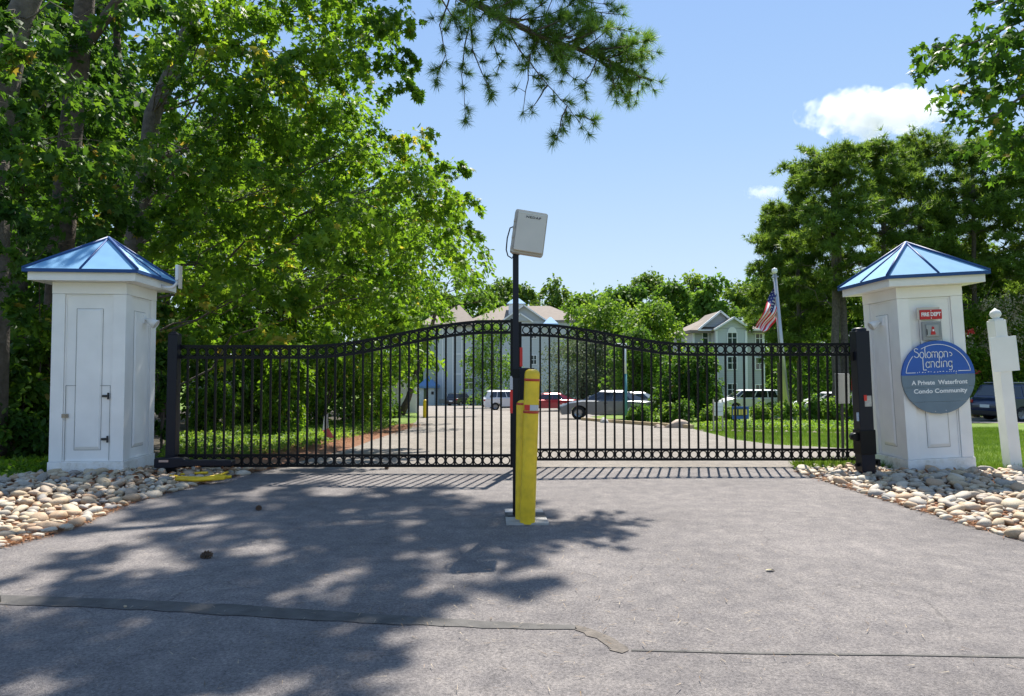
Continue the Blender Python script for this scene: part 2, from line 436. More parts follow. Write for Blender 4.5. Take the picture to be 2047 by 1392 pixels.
def asphalt_mat(name, stops, specks=(.5, .48, .46), bscale=160):
    m, t, b = nmat(name)
    tc = t.nodes.new('ShaderNodeTexCoord')
    n1 = t.nodes.new('ShaderNodeTexNoise'); n1.inputs['Scale'].default_value = .55; n1.inputs['Detail'].default_value = 7; n1.inputs['Roughness'].default_value = .62
    n2 = t.nodes.new('ShaderNodeTexNoise'); n2.inputs['Scale'].default_value = 60; n2.inputs['Detail'].default_value = 5; n2.inputs['Roughness'].default_value = .85
    v = t.nodes.new('ShaderNodeTexVoronoi'); v.inputs['Scale'].default_value = 95
    n4 = t.nodes.new('ShaderNodeTexNoise'); n4.inputs['Scale'].default_value = 6; n4.inputs['Detail'].default_value = 5
    for n in (n1, n2, v, n4): t.links.new(tc.outputs['Object'], n.inputs['Vector'])
    r = ramp(t, stops); t.links.new(n1.outputs[0], r.inputs[0])
    r2 = ramp(t, [(.32, (.25, .25, .27)), (.5, (1, 1, 1)), (.68, (1.75, 1.72, 1.68))]); t.links.new(n2.outputs[0], r2.inputs[0])
    r4 = ramp(t, [(.3, (.78, .78, .80)), (.7, (1.13, 1.12, 1.10))]); t.links.new(n4.outputs[0], r4.inputs[0])
    mx = t.nodes.new('ShaderNodeMix'); mx.data_type = 'RGBA'; mx.blend_type = 'MULTIPLY'; mx.inputs[0].default_value = .8
    t.links.new(r.outputs[0], mx.inputs[6]); t.links.new(r2.outputs[0], mx.inputs[7])
    mx2 = t.nodes.new('ShaderNodeMix'); mx2.data_type = 'RGBA'; mx2.blend_type = 'MULTIPLY'; mx2.inputs[0].default_value = 1
    t.links.new(mx.outputs[2], mx2.inputs[6]); t.links.new(r4.outputs[0], mx2.inputs[7])
    r3 = ramp(t, [(.0, (1, 1, 1)), (.09, (1, 1, 1)), (.14, (0, 0, 0))]); t.links.new(v.outputs['Distance'], r3.inputs[0])
    mx3 = t.nodes.new('ShaderNodeMix'); mx3.data_type = 'RGBA'; mx3.inputs[7].default_value = (*specks, 1)
    ml = t.nodes.new('ShaderNodeMath'); ml.operation = 'MULTIPLY'; ml.inputs[1].default_value = .75
    t.links.new(r3.outputs[0], ml.inputs[0]); t.links.new(ml.outputs[0], mx3.inputs[0]); t.links.new(mx2.outputs[2], mx3.inputs[6])
    # fine cracks
    vc = t.nodes.new('ShaderNodeTexVoronoi'); vc.feature = 'DISTANCE_TO_EDGE'; vc.inputs['Scale'].default_value = 1.1
    dn = t.nodes.new('ShaderNodeTexNoise'); dn.inputs['Scale'].default_value = 2.5; dn.inputs['Detail'].default_value = 8
    t.links.new(tc.outputs['Object'], dn.inputs['Vector'])
    mv = t.nodes.new('ShaderNodeMix'); mv.data_type = 'RGBA'; mv.inputs[0].default_value = .3
    t.links.new(tc.outputs['Object'], mv.inputs[6]); t.links.new(dn.outputs[1], mv.inputs[7]); t.links.new(mv.outputs[2], vc.inputs['Vector'])
    rc = ramp(t, [(0, (.62, .62, .62)), (.004, (.8, .8, .8)), (.009, (1, 1, 1))]); t.links.new(vc.outputs['Distance'], rc.inputs[0])
    mx4 = t.nodes.new('ShaderNodeMix'); mx4.data_type = 'RGBA'; mx4.blend_type = 'MULTIPLY'
    rm = ramp(t, [(.45, (0, 0, 0)), (.6, (1, 1, 1))]); t.links.new(n1.outputs[0], rm.inputs[0]); t.links.new(rm.outputs[0], mx4.inputs[0])
    t.links.new(mx3.outputs[2], mx4.inputs[6]); t.links.new(rc.outputs[0], mx4.inputs[7])
    t.links.new(mx4.outputs[2], b.inputs['Base Color'])
    b.inputs['Roughness'].default_value = .85; b.inputs['Specular IOR Level'].default_value = .3
    bp = t.nodes.new('ShaderNodeBump'); bp.inputs['Strength'].default_value = .9; bp.inputs['Distance'].default_value = .012
    nb = t.nodes.new('ShaderNodeTexNoise'); nb.inputs['Scale'].default_value = bscale; nb.inputs['Detail'].default_value = 3
    t.links.new(tc.outputs['Object'], nb.inputs['Vector']); t.links.new(nb.outputs[0], bp.inputs['Height']); t.links.new(bp.outputs[0], b.inputs['Normal'])
    return m
M_ASPH = asphalt_mat('weathered_asphalt', [(.28, (.138, .125, .119)), (.42, (.178, .162, .154)), (.55, (.198, .180, .170)), (.72, (.245, .222, .208))])
M_ROAD2 = asphalt_mat('pale_asphalt', [(.3, (.185, .163, .138)), (.5, (.225, .20, .172)), (.7, (.26, .235, .205))])
M_SEAM = mat('tar_joint', (.085, .079, .072), .8, noise=.35, nscale=9, bump=.3, bscale=80)
M_SEAM2 = mat('sandy_joint', (.135, .115, .095), .9, noise=.45, nscale=14, bump=.6, bscale=60)
def ground_mat():
    m, t, b = nmat('lawn_ground')
    tc = t.nodes.new('ShaderNodeTexCoord')
    n1 = t.nodes.new('ShaderNodeTexNoise'); n1.inputs['Scale'].default_value = .7; n1.inputs['Detail'].default_value = 8; n1.inputs['Roughness'].default_value = .7
    n2 = t.nodes.new('ShaderNodeTexNoise'); n2.inputs['Scale'].default_value = 30; n2.inputs['Detail'].default_value = 5
    for n in (n1, n2): t.links.new(tc.outputs['Object'], n.inputs['Vector'])
    r = ramp(t, [(.3, (.085, .15, .014)), (.55, (.13, .20, .02)), (.75, (.18, .245, .03))]); t.links.new(n1.outputs[0], r.inputs[0])
    r2 = ramp(t, [(.3, (.6, .6, .6)), (.7, (1.25, 1.25, 1.2))]); t.links.new(n2.outputs[0], r2.inputs[0])
    mx = t.nodes.new('ShaderNodeMix'); mx.data_type = 'RGBA'; mx.blend_type = 'MULTIPLY'; mx.inputs[0].default_value = .8
    t.links.new(r.outputs[0], mx.inputs[6]); t.links.new(r2.outputs[0], mx.inputs[7]); t.links.new(mx.outputs[2], b.inputs['Base Color'])
    b.inputs['Roughness'].default_value = .95
    bp = t.nodes.new('ShaderNodeBump'); bp.inputs['Strength'].default_value = .8; bp.inputs['Distance'].default_value = .04
    t.links.new(n2.outputs[0], bp.inputs['Height']); t.links.new(bp.outputs[0], b.inputs['Normal'])
    return m
M_LAWN = ground_mat()
M_SOIL = mat('forest_soil', (.05, .04, .025), .95, noise=.5, nscale=6, bump=.6, bscale=30)
M_MULCH = mat('pine_straw_mulch', (.22, .10, .05), .95, noise=.5, nscale=14, bump=.9, bscale=60)

sheet('ground', [(-600, -30), (600, -30), (600, 900), (-600, 900)], 0, M_LAWN)
def gxy(px, py): p = GR(px, py); return (p.x, p.y)
Ledge = [gxy(0, 1095), gxy(130, 1060), gxy(250, 1008), gxy(400, 968), gxy(545, 937)]
Redge = [gxy(2047, 1082), gxy(1840, 1022), gxy(1700, 978), gxy(1597, 945)]
nearL = rough_line([(-4.9, -4), (-4.6, 3), *Ledge], .3, .018)
nearR = rough_line([*Redge[::-1], (4.5, 4.5), (6.5, -4)], .3, .018)
YJ = 9.95
nearL[-1] = (nearL[-1][0], YJ + .35)
sheet('driveway', nearL + [(-3.6, 10.3)] + [(4.2, 10.3)] + nearR, .012, M_ASPH)
farL = [(-3.55, 10.3), *[gxy(*p) for p in ((690, 902), (745, 880), (820, 857), (835, 838), (836, 826), (838, 818), (800, 814), (700, 811.5))]]
farR = [*[gxy(*p) for p in ((1330, 812), (1300, 818), (1180, 834), (1230, 845), (1384, 858), (1470, 880), (1545, 890), (1720, 899), (1790, 906), (1780, 916), (1650, 919), (1600, 926))], (4.2, 10.3)]
sheet('entrance_road', rough_line(farL, 1.5, .03) + rough_line(farR, 1.5, .03), .012, M_ROAD2)
# wooded soil left of the road, mulch strip, stone bed soil
sheet('woodland_floor', [(-60, -5), (-6.5, -5), (-6.2, 6), (-5.6, 8.2), (-4.9, 11), (-5.5, 20), (-7.5, 40), (-14, 60), (-60, 62)], .006, M_SOIL)
sheet('mulch_strip', rough_line([(-6.0, 5.0), (-4.52, 5.0), *Ledge, gxy(690, 903), gxy(745, 881), gxy(815, 858), gxy(830, 846), gxy(700, 862), gxy(560, 893), gxy(440, 912), gxy(330, 925), (-6.3, 8.5), (-6.0, 5.0)], .4, .04), .018 - .009, M_MULCH)
for nm, pts in (('asphalt_joint', [(0, 1194), (260, 1203), (520, 1217), (760, 1234), (1010, 1249), (1150, 1255), (1150, 1264), (1010, 1262), (760, 1252), (520, 1239), (260, 1223), (0, 1213)]),
                ):
    sheet(nm, rough_line([gxy(*p) for p in pts], .12, .010), .016, M_SEAM)
sheet('asphalt_joint_repair', rough_line([gxy(*p) for p in ((1150, 1255), (1195, 1265), (1228, 1285), (1262, 1306), (1246, 1314), (1222, 1305), (1190, 1280), (1150, 1265))], .045, .014), .016, M_SEAM2)
sheet('asphalt_crack', rough_line([gxy(*p) for p in ((1262, 1304), (1500, 1310), (1800, 1314), (2060, 1318), (2060, 1321), (1800, 1317), (1500, 1313), (1262, 1307))], .25, .003), .016, M_SEAM)
sheet('asphalt_left_joint', rough_line([(-9, 4.42), gxy(0, 1196), gxy(0, 1209), (-9, 4.3)], .4, .006), .016, M_SEAM)

# ------------------------------------------------------------------ stone beds
def stone_mat(name, src):
    m, t, b = nmat(name)
    if src == 'obj': a = t.nodes.new('ShaderNodeObjectInfo'); fac = a.outputs['Random']
    else: a = t.nodes.new('ShaderNodeAttribute'); a.attribute_name = 'tint'; fac = a.outputs['Fac']
    r = ramp(t, [(0, (.46, .35, .22)), (.2, (.54, .45, .31)), (.36, (.33, .30, .26)), (.5, (.58, .52, .41)), (.64, (.42, .27, .16)), (.78, (.50, .40, .27)), (.9, (.26, .25, .235)), (1, (.48, .34, .22))])
    t.links.new(fac, r.inputs[0])
    tc = t.nodes.new('ShaderNodeTexCoord'); n = t.nodes.new('ShaderNodeTexNoise'); n.inputs['Scale'].default_value = 18; n.inputs['Detail'].default_value = 6
    t.links.new(tc.outputs['Object'], n.inputs['Vector'])
    r2 = ramp(t, [(.3, (.72, .68, .62)), (.6, (1.05, 1.05, 1.05))]); t.links.new(n.outputs[0], r2.inputs[0])
    mx = t.nodes.new('ShaderNodeMix'); mx.data_type = 'RGBA'; mx.blend_type = 'MULTIPLY'; mx.inputs[0].default_value = 1
    t.links.new(r.outputs[0], mx.inputs[6]); t.links.new(r2.outputs[0], mx.inputs[7]); t.links.new(mx.outputs[2], b.inputs['Base Color'])
    b.inputs['Roughness'].default_value = .7
    bp = t.nodes.new('ShaderNodeBump'); bp.inputs['Strength'].default_value = .35; bp.inputs['Distance'].default_value = .01
    t.links.new(n.outputs[0], bp.inputs['Height']); t.links.new(bp.outputs[0], b.inputs['Normal'])
    return m
M_STONE = stone_mat('river_stone', 'obj'); M_STONE2 = stone_mat('river_stone_small', 'attr')
def stone_meshes(k, m):
    out = []
    for i in range(k):
        bm = bmesh.new(); bmesh.ops.create_icosphere(bm, subdivisions=2, radius=1)
        rr = random.Random(i); sx, sy, sz = 1, rr.uniform(.5, .9), rr.uniform(.3, .52)
        ax = [Vector((rr.gauss(0, 1), rr.gauss(0, 1), rr.gauss(0, .5))).normalized() for _ in range(9)]
        lim = [rr.uniform(.55, .85) for _ in ax]
        for v in bm.verts:
            for a, l in zip(ax, lim):
                d = v.co.dot(a)
                if d > l: v.co -= a * (d - l) * .85
            v.co = Vector((v.co.x * sx, v.co.y * sy, v.co.z * sz))
        for f in bm.faces: f.smooth = True
        me = bpy.data.meshes.new('stone'); bm.to_mesh(me); bm.free(); me.materials.append(m); out.append(me)
    return out
STM = stone_meshes(14, M_STONE)
def stone_bed(label, poly, dens, keepout=(), bump=lambda x, y: 0, seed=3, soil=M_MULCH):
    rr = random.Random(seed)
    bed = sheet('stone_bed', poly, .007, soil); bed['label'] = label
    xs = [p[0] for p in poly]; ys = [p[1] for p in poly]
    st = []
    grid = {}
    tries = int(dens)
    for k in range(tries):
        fr = k / tries
        r = rr.uniform(.075, .12) if fr < .04 else (rr.uniform(.042, .075) if fr < .4 else rr.uniform(.022, .045))
        x = rr.uniform(min(xs), max(xs)); y = rr.uniform(min(ys), max(ys))
        if not inpoly(x, y, poly): continue
        if any(a - r * .7 < x < b + r * .7 and c - r * .7 < y < d + r * .7 for a, b, c, d in keepout): continue
        gx, gy = int(x / .2), int(y / .2); ok = True
        for i in (-1, 0, 1):
            for j in (-1, 0, 1):
                for (X, Y, Rr) in grid.get((gx + i, gy + j), ()):
                    if (X - x) ** 2 + (Y - y) ** 2 < (.66 * (Rr + r)) ** 2: ok = False; break
        if ok: grid.setdefault((gx, gy), []).append((x, y, r)); st.append((x, y, r))
    st.sort(key=lambda s: -s[2] / s[1])
    rest = []
    for i, (x, y, r) in enumerate(st):
        z = G(y) + .012 + bump(x, y) + r * .22
        rot = Matrix.Rotation(rr.uniform(0, 6.28), 4, 'Z') @ Matrix.Rotation(rr.gauss(0, .22), 4, 'X') @ Matrix.Rotation(rr.gauss(0, .22), 4, 'Y')
        me = STM[rr.randrange(len(STM))]
        if i < 296:
            o = bpy.data.objects.new('stone', me); COL.objects.link(o); o.parent = bed
            o.matrix_local = Matrix.Translation((x, y, z)) @ rot @ Matrix.Diagonal((r * 1.12, r * 1.12, r * 1.12, 1))
        else: rest.append((x, y, z, r, rot, me))
    V = []; Fs = []; T = []; k = 0
    for (x, y, z, r, rot, me) in rest:
        n = len(me.vertices); co = np.empty(n * 3, np.float32); me.vertices.foreach_get('co', co); co = co.reshape(-1, 3) * r * 1.1
        rm = np.array(rot.to_3x3()); co = co @ rm.T + np.array([x, y, z])
        fi = np.array([p.vertices[:] for p in me.polygons]); V.append(co); Fs.append(fi + k); T.append(np.full(n, rr.random())); k += n
    if V:
        me = tri_mesh('small_stones', np.concatenate(V), np.concatenate(Fs), np.concatenate(T), M_STONE2)
        me.polygons.foreach_set('use_smooth', [True] * len(me.polygons))
        o = link('small_stones', me, None, bed); o['kind'] = 'stuff'
    return bed
PLx, PLy, PLyaw = None, None, R(5)
pl_c = P(245, 957, 9.33); 
PW = .96
LP = Vector((pl_c.x, 9.33, 0)) - Matrix.Rotation(PLyaw, 3, 'Z') @ Vector((PW / 2, -PW / 2, 0))
RP = Vector((P(1818, 950, 9.65).x + .93 / 2, 9.65 + .93 / 2, 0))
bl = lambda x, y: .09 * max(0, min(1, (-4.2 - x) / 1.2)) * max(0, min(1, (y - 5) / 3))
stone_bed('left_river_stone_bed', [(-6.4, 4.9), (-4.50, 5.0), *[(a + .07, b) for a, b in Ledge], (-3.9, 10.25), (-5.0, 10.4), (-5.4, 9.3), (-6.4, 9.2), (-6.9, 8.0)], 9000,
          [(LP.x - .48, LP.x + .44, LP.y - .46, LP.y + .5)], bl)
stone_bed('right_river_stone_bed', [(a - .07, b) for a, b in Redge] + [(4.5, 10.4), (5.2, 10.25), (5.5, 9.6), (7.3, 9.6), (9.0, 9.9), (9.0, 6.5), (7.5, 5.0), (6.2, 4.7), (4.75, 5.2)], 14000,
          [(RP.x - .46, RP.x + .46, RP.y - .46, RP.y + .6)], lambda x, y: .07 * max(0, min(1, (x - 4.4) / 1.0)), 5)
# pine straw litter along the edges
def litter(name, label, line, n, spread, m, ln=.09):
    pos = np.zeros((n, 3)); L = len(line) - 1
    for i in range(n):
        k = RS.randint(0, L); t = RS.rand(); a, b = line[k], line[k + 1]
        x = a[0] + (b[0] - a[0]) * t + RS.randn() * spread; y = a[1] + (b[1] - a[1]) * t + RS.randn() * spread
        pos[i] = (x, y, G(y) + .018 + RS.rand() * .02)
    ph = RS.rand(n) * 6.28; d = np.stack([np.cos(ph), np.sin(ph), RS.randn(n) * .12], 1)
    v, f, t = scatter(pos, d, np.tile([0, 0, 1.], (n, 1)), ln * (.5 + RS.rand(n)), RS.rand(n), shape_blade())
    o = link(name, tri_mesh(name, v, f, t, m), None); tag(o, label, 'pine straw', None, 'stuff'); return o
litter('pine_straw', 'thin line of orange pine straw along the left asphalt edge', [(a - .02, b) for a, b in Ledge], 5000, .06, M_STRAW)
litter('pine_straw', 'thin line of orange pine straw along the right asphalt edge', [(a + .05, b) for a, b in Redge], 3800, .055, M_STRAW)
litter('pine_straw', 'orange pine straw strip between ground cover and road behind the gate', [gxy(480, 915), gxy(640, 892), gxy(740, 868), gxy(815, 850)], 9000, .35, M_STRAW, .16)
litter('fallen_needles', 'scattered dry needles on the shaded asphalt', [(-3.5, 8), (-2.5, 5), (-1.0, 4.2), (-.5, 6), (1.5, 4), (-1, 3.2)], 1300, 1.0, M_DRY, .05)

litter('loose_grit', 'loose grit and bits along the asphalt edges and joint', [*Redge[::-1], (4.6, 4.8)], 500, .16, M_STONE2, .022)
litter('loose_grit', 'loose grit and dry bits over the open asphalt', [(3.4, 8), (2.5, 5), (1.0, 4.2), (-1.5, 6), (-3, 5), (1.5, 3.4), (2.2, 8.6)], 1300, .9, M_STONE2, .02)
def leaf_litter(name, label, line, n, spread, ln, z0):
    L = len(line) - 1; pos = []
    for i in range(n):
        k = RS.randint(0, L); t = RS.rand(); a, b = line[k], line[k + 1]
        x = a[0] + (b[0] - a[0]) * t + RS.randn() * spread; y = a[1] + (b[1] - a[1]) * t + RS.randn() * spread
        pos.append((x, y, G(y) + z0 + RS.rand() * .03))
    v, f, t = scatter(np.array(pos), rnd(n) * np.array([1, 1, .2]), rnd(n) * .4 + np.array([0, 0, 1]), ln * (.5 + RS.rand(n)), RS.rand(n), shape_oval())
    tag(link(name, tri_mesh(name, v, f, t, M_STRAW)), label, 'dry leaves', None, 'stuff')
leaf_litter('dry_leaves', 'brown dry leaves caught between the stones beside the left pillar', [(-5.9, 8.2), (-5.2, 8.6), (-4.8, 9.3), (-4.3, 9.9)], 170, .3, .07, .11)
leaf_litter('dry_leaves', 'brown dry leaves caught between the stones before the right pillar', [(4.9, 9.2), (5.8, 9.0), (6.8, 9.0)], 90, .3, .06, .09)
# ------------------------------------------------------------------ gate pillars
def pillar(name, label, loc, yaw, w, lean, door):
    root = empty(name, loc, yaw, label, 'gate pillar'); root.rotation_euler = (0, lean, yaw)
    h = w / 2; H = 2.68; st = .165
    box('core', -h + .03, h - .03, -h + .03, h - .03, .02, H - .01, M_WHITE, root)
    for sx in (-1, 1):
        for sy in (-1, 1):
            x0, x1 = sorted((sx * h, sx * (h - st))); y0, y1 = sorted((sy * h, sy * (h - st)))
            box('corner_board', x0, x1, y0, y1, .245, H - .16, M_WHITE, root, .003)
    box('frieze', -h - .003, h + .003, -h - .003, h + .003, H - .157, H, M_WHITE, root, .003)
    box('plinth', -h - .012, h + .012, -h - .012, h + .012, -.12, .242, M_STAIN, root, .006)
    for k in range(4):
        a = k * math.pi / 2; rm = Matrix.Rotation(a, 4, 'Z')
        iw = h - st
        f = MB()
        # ring moulding + bevelled raised field, drawn for the -y face then turned
        z0, z1 = .40, H - .36; xi = iw - .145
        y = -h + .03
        for (a0, a1, b0, b1) in ((-iw + .004, -iw + .02, .25, H - .165), (iw - .02, iw - .004, .25, H - .165), (-iw + .02, iw - .02, .25, .266), (-iw + .02, iw - .02, H - .181, H - .165)):
            f.box(a0, a1, y - .012, y - .0005, b0, b1)
        fo = f.build('panel_moulding', M_WHITE, root); fo.matrix_local = rm
        g = MB()
        o = [(-xi, z0), (xi, z0), (xi, z1), (-xi, z1)]; i = [(-xi + .022, z0 + .045), (xi - .022, z0 + .045), (xi - .022, z1 - .022), (-xi + .022, z1 - .022)]
        vs = [(x, y - .001, z) for x, z in o] + [(x, y - .022, z) for x, z in i]
        g.add(vs, [(4, 5, 6, 7), (0, 1, 5, 4), (1, 2, 6, 5), (2, 3, 7, 6), (3, 0, 4, 7)])
        go = g.build('raised_panel', M_WHITE, root); go.matrix_local = rm
        if k in (0, 1, 3):   # thin shadow gap around the raised field
            q = MB(); e = .004
            for (a0, a1, b0, b1) in ((-xi - e, -xi, z0, z1), (xi, xi + e, z0, z1), (-xi - e, xi + e, z1, z1 + e), (-xi - e, xi + e, z0 - e, z0)):
                q.box(a0, a1, y - .003, y - .0008, b0, b1)
            qo = q.build('panel_gap', mat('gap_shadow', (.16, .15, .13), .9), root); qo.matrix_local = rm
    o = .205
    f = MB()
    f.box(-h - o, h + o, -h - o, h + o, H + .001, H + .02)
    f.build('soffit', M_WHITE, root)
    f = MB(); e = h + o
    f.box(-e, e, -e, -e + .03, H + .021, H + .12); f.box(-e, e, e - .03, e, H + .021, H + .12)
    f.box(-e, -e + .03, -e + .03, e - .03, H + .021, H + .12); f.box(e - .03, e, -e + .03, e - .03, H + .021, H + .12)
    f.build('fascia', M_WHITE, root)
    e2 = e + .045; z0 = H + .15; za = H + .70
    roof = MB(); roof.add([(-e2, -e2, z0), (e2, -e2, z0), (e2, e2, z0), (-e2, e2, z0), (0, 0, za)], [(0, 1, 4), (1, 2, 4), (2, 3, 4), (3, 0, 4)])
    ro = roof.build('roof', M_ROOFB, root)
    ed = MB(); t = .004
    for k in range(4):
        pass
    ed.box(-e2 - t, e2 + t, -e2 - t, -e2 + .02, z0 - .045, z0 + .001); ed.box(-e2 - t, e2 + t, e2 - .02, e2 + t, z0 - .045, z0 + .001)
    ed.box(-e2 - t, -e2 + .02, -e2 + .02, e2 - .02, z0 - .045, z0 + .001); ed.box(e2 - .02, e2 + t, -e2 + .02, e2 - .02, z0 - .045, z0 + .001)
    ed.build('drip_edge', M_RIB, ro)
    for k in range(4):
        rm = Matrix.Rotation(k * math.pi / 2, 3, 'Z')
        a = rm @ Vector((e2, -e2, z0)); b = Vector((0, 0, za))
        MB().tube([a + Vector((0, 0, .006)), b + Vector((0, 0, .012))], .022, 6).build('ridge_rib', M_RIB, ro)
        a = rm @ Vector((0, -e2, z0)); 
        MB().tube([a + Vector((0, 0, .004)), b + Vector((0, 0, .004))], .016, 6).build('seam_rib', M_RIB, ro)
    if door:
        y = -h + .03
        d = MB(); x0, x1, z0, z1 = -.285, .285, .255, 1.27
        e = .005
        M_GAP = mat('gap_shadow', (.16, .15, .13), .9)
        for (a0, a1, b0, b1) in ((x0 - e, x0, z0, z1), (x1, x1 + e, z0, z1), (x0 - e, x1 + e, z1, z1 + e)):
            d.box(a0, a1, y - .014, y - .0125, b0, b1)
        d.build('door_gap', M_GAP, root)
        for zz in (1.13, .545):
            hb = MB(); hb.box(.262, .276, y - .04, y - .013, zz - .045, zz + .045); hb.box(.19, .262, y - .03, y - .013, zz - .016, zz + .016)
            hb.build('hinge', M_DARKLINE, root)
        lt = MB(); lt.box(-.325, -.245, y - .035, y - .014, .84, .89); lt.box(-.305, -.265, y - .045, y - .035, .85, .88); lt.build('latch', M_BRASS, root)
    return root
left_pillar = pillar('gate_pillar', 'left white panelled pillar with access door and pale blue hipped roof', LP, PLyaw, PW, 0, True)
right_pillar = pillar('gate_pillar', 'right white panelled pillar with round blue and grey sign', RP, 0, .93, -.052, False)

def onto(px, py, Y): return P(px, py, Y)
# fixtures on the pillars
def floodlight(loc, label, rz):
    r = empty('security_light', loc, rz, label, 'light')
    MB().box(-.05, .05, -.02, 0, -.06, .06).build('mount_plate', M_WHITE2, r, .005)
    b = MB(); b.tube([(0, -.02, 0), (0, -.07, -.01)], .015, 8); b.build('arm', M_WHITE2, r)
    b = MB(); b.lathe([(.03, 0), (.055, .05), (.07, .13), (.066, .13), (.05, .06), (.001, .03)], 16); o = b.build('lamp_head', M_WHITE2, r)
    o.location = (0, -.06, -.01); o.rotation_euler = (R(120), 0, 0)
    b = MB(); b.lathe([(.001, .122), (.063, .122), (.066, .118)], 16); q = b.build('lens', mat('lamp_lens', (.5, .5, .48), .3), o)
    return r
Rr = Matrix.Rotation(PLyaw, 3, 'Z')
fl = LP + Rr @ Vector((PW / 2 - .01, .10, 0)); floodlight((fl.x, fl.y, 2.22), 'small white spotlight on the right side of the left pillar', PLyaw + R(90))
fr = RP + Vector((-.93 / 2 + .01 - .11, -.02, 0)); floodlight((fr.x, fr.y, 2.2), 'small white spotlight on the left side of the right pillar', R(-90))
cr = empty('wall_camera', LP + Rr @ Vector((PW / 2 + .2, .15, 2.70)), PLyaw, 'white curved conduit and camera at the eave of the left pillar', 'camera')
b = MB(); b.tube([(0, 0, .02), (.08, 0, -.01), (.16, 0, 0), (.215, 0, .05), (.235, 0, .12)], .024, 8); b.build('conduit', M_WHITE2, cr)
b = MB(); b.box(.205, .255, -.04, .04, .10, .33); b.build('housing', M_WHITE2, cr, .012)
b = MB(); b.box(.26, .275, -.055, .055, -.02, .32); b.build('back_plate', M_GREYP, cr, .003)

# round sign
SG = right_pillar.location + Matrix.Rotation(-.052, 3, 'Y') @ Vector((0, -.93 / 2 - .02, 1.385))
SG.x = P(1873, 754, SG.y).x + .004; SG.z = P(1873, 754, SG.y).z
sign = empty('round_sign', SG, 0, 'round sign with blue upper half reading Solomons Landing on the right pillar', 'sign')
sign.rotation_euler = (0, -.035, 0)
rad = .515
def disc(a0, a1, n=40, r=rad): return [(r * math.cos(a0 + (a1 - a0) * i / n), r * math.sin(a0 + (a1 - a0) * i / n)) for i in range(n + 1)]
zs = .035
a = math.asin(zs / rad)
MB().prism(disc(a, math.pi - a), -.03, 0).build('upper_panel', M_SIGNB, sign)
ys = [-1, -.36, -.13, zs - .001]
lows = [-rad] + [-.345, -.14] + [zs - .002]
for i in range(3):
    z0, z1 = lows[i] + (.003 if i else 0), lows[i + 1]
    pts = []
    n = 14
    for k in range(n + 1):
        z = z0 + (z1 - z0) * k / n; pts.append((math.sqrt(max(0, rad ** 2 - z * z)), z))
    pts2 = [(-x, z) for x, z in pts[::-1]]
    poly = pts + pts2
    cl = []
    for p in poly:
        if not cl or (abs(p[0] - cl[-1][0]) + abs(p[1] - cl[-1][1])) > 1e-4: cl.append(p)
    MB().prism(cl, -.028, 0).build('plank', M_SIGNG, sign)
pipe = MB()
rr2 = rad - .055; zb = zs + .035
a0 = math.asin(zb / rr2)
pts = disc(a0, math.pi - a0, 60, rr2)
def stroke(mb, pts, w, y=-.033):
    for i in range(len(pts) - 1):
        p, q = Vector(pts[i]), Vector(pts[i + 1]); d = (q - p)
        if d.length < 1e-6: continue
        d.normalize(); n = Vector((-d.y, d.x)) * w / 2
        mb.add([(p.x + n.x, y, p.y + n.y), (p.x - n.x, y, p.y - n.y), (q.x - n.x, y, q.y - n.y), (q.x + n.x, y, q.y + n.y)], [(0, 1, 2, 3)])
gap = [p for p in pts if not (-.33 < p[0] < -.24)]
left = [p for p in gap if p[0] < -.24 - .04 or False]
stroke(pipe, [p for p in pts if p[0] > -.245], .0085); pipe.build('border_line', M_TXTW, sign); pipe = MB()
stroke(pipe, [(-.32, zb), (-rr2 * math.cos(a0), zb)] + [p for p in pts[::-1] if p[0] < -.335], .0085); pipe.build('border_line', M_TXTW, sign); pipe = MB()
stroke(pipe, [(.28, zb + .01), (rr2 * math.cos(a0), zb + .01), (rr2 * math.cos(a0), zb)], .0085); pipe.build('border_line', M_TXTW, sign); pipe = MB()
rr = random.Random(4)
x = -.30
while x < .26:
    l = rr.uniform(.008, .022); stroke(pipe, [(x, zb + rr.uniform(-.004, .012)), (x + l, zb + rr.uniform(-.004, .012))], .009); x += l + rr.uniform(.016, .034)
pipe.build('tiny_lettering', M_TXTW, sign)['kind'] = 'stuff'
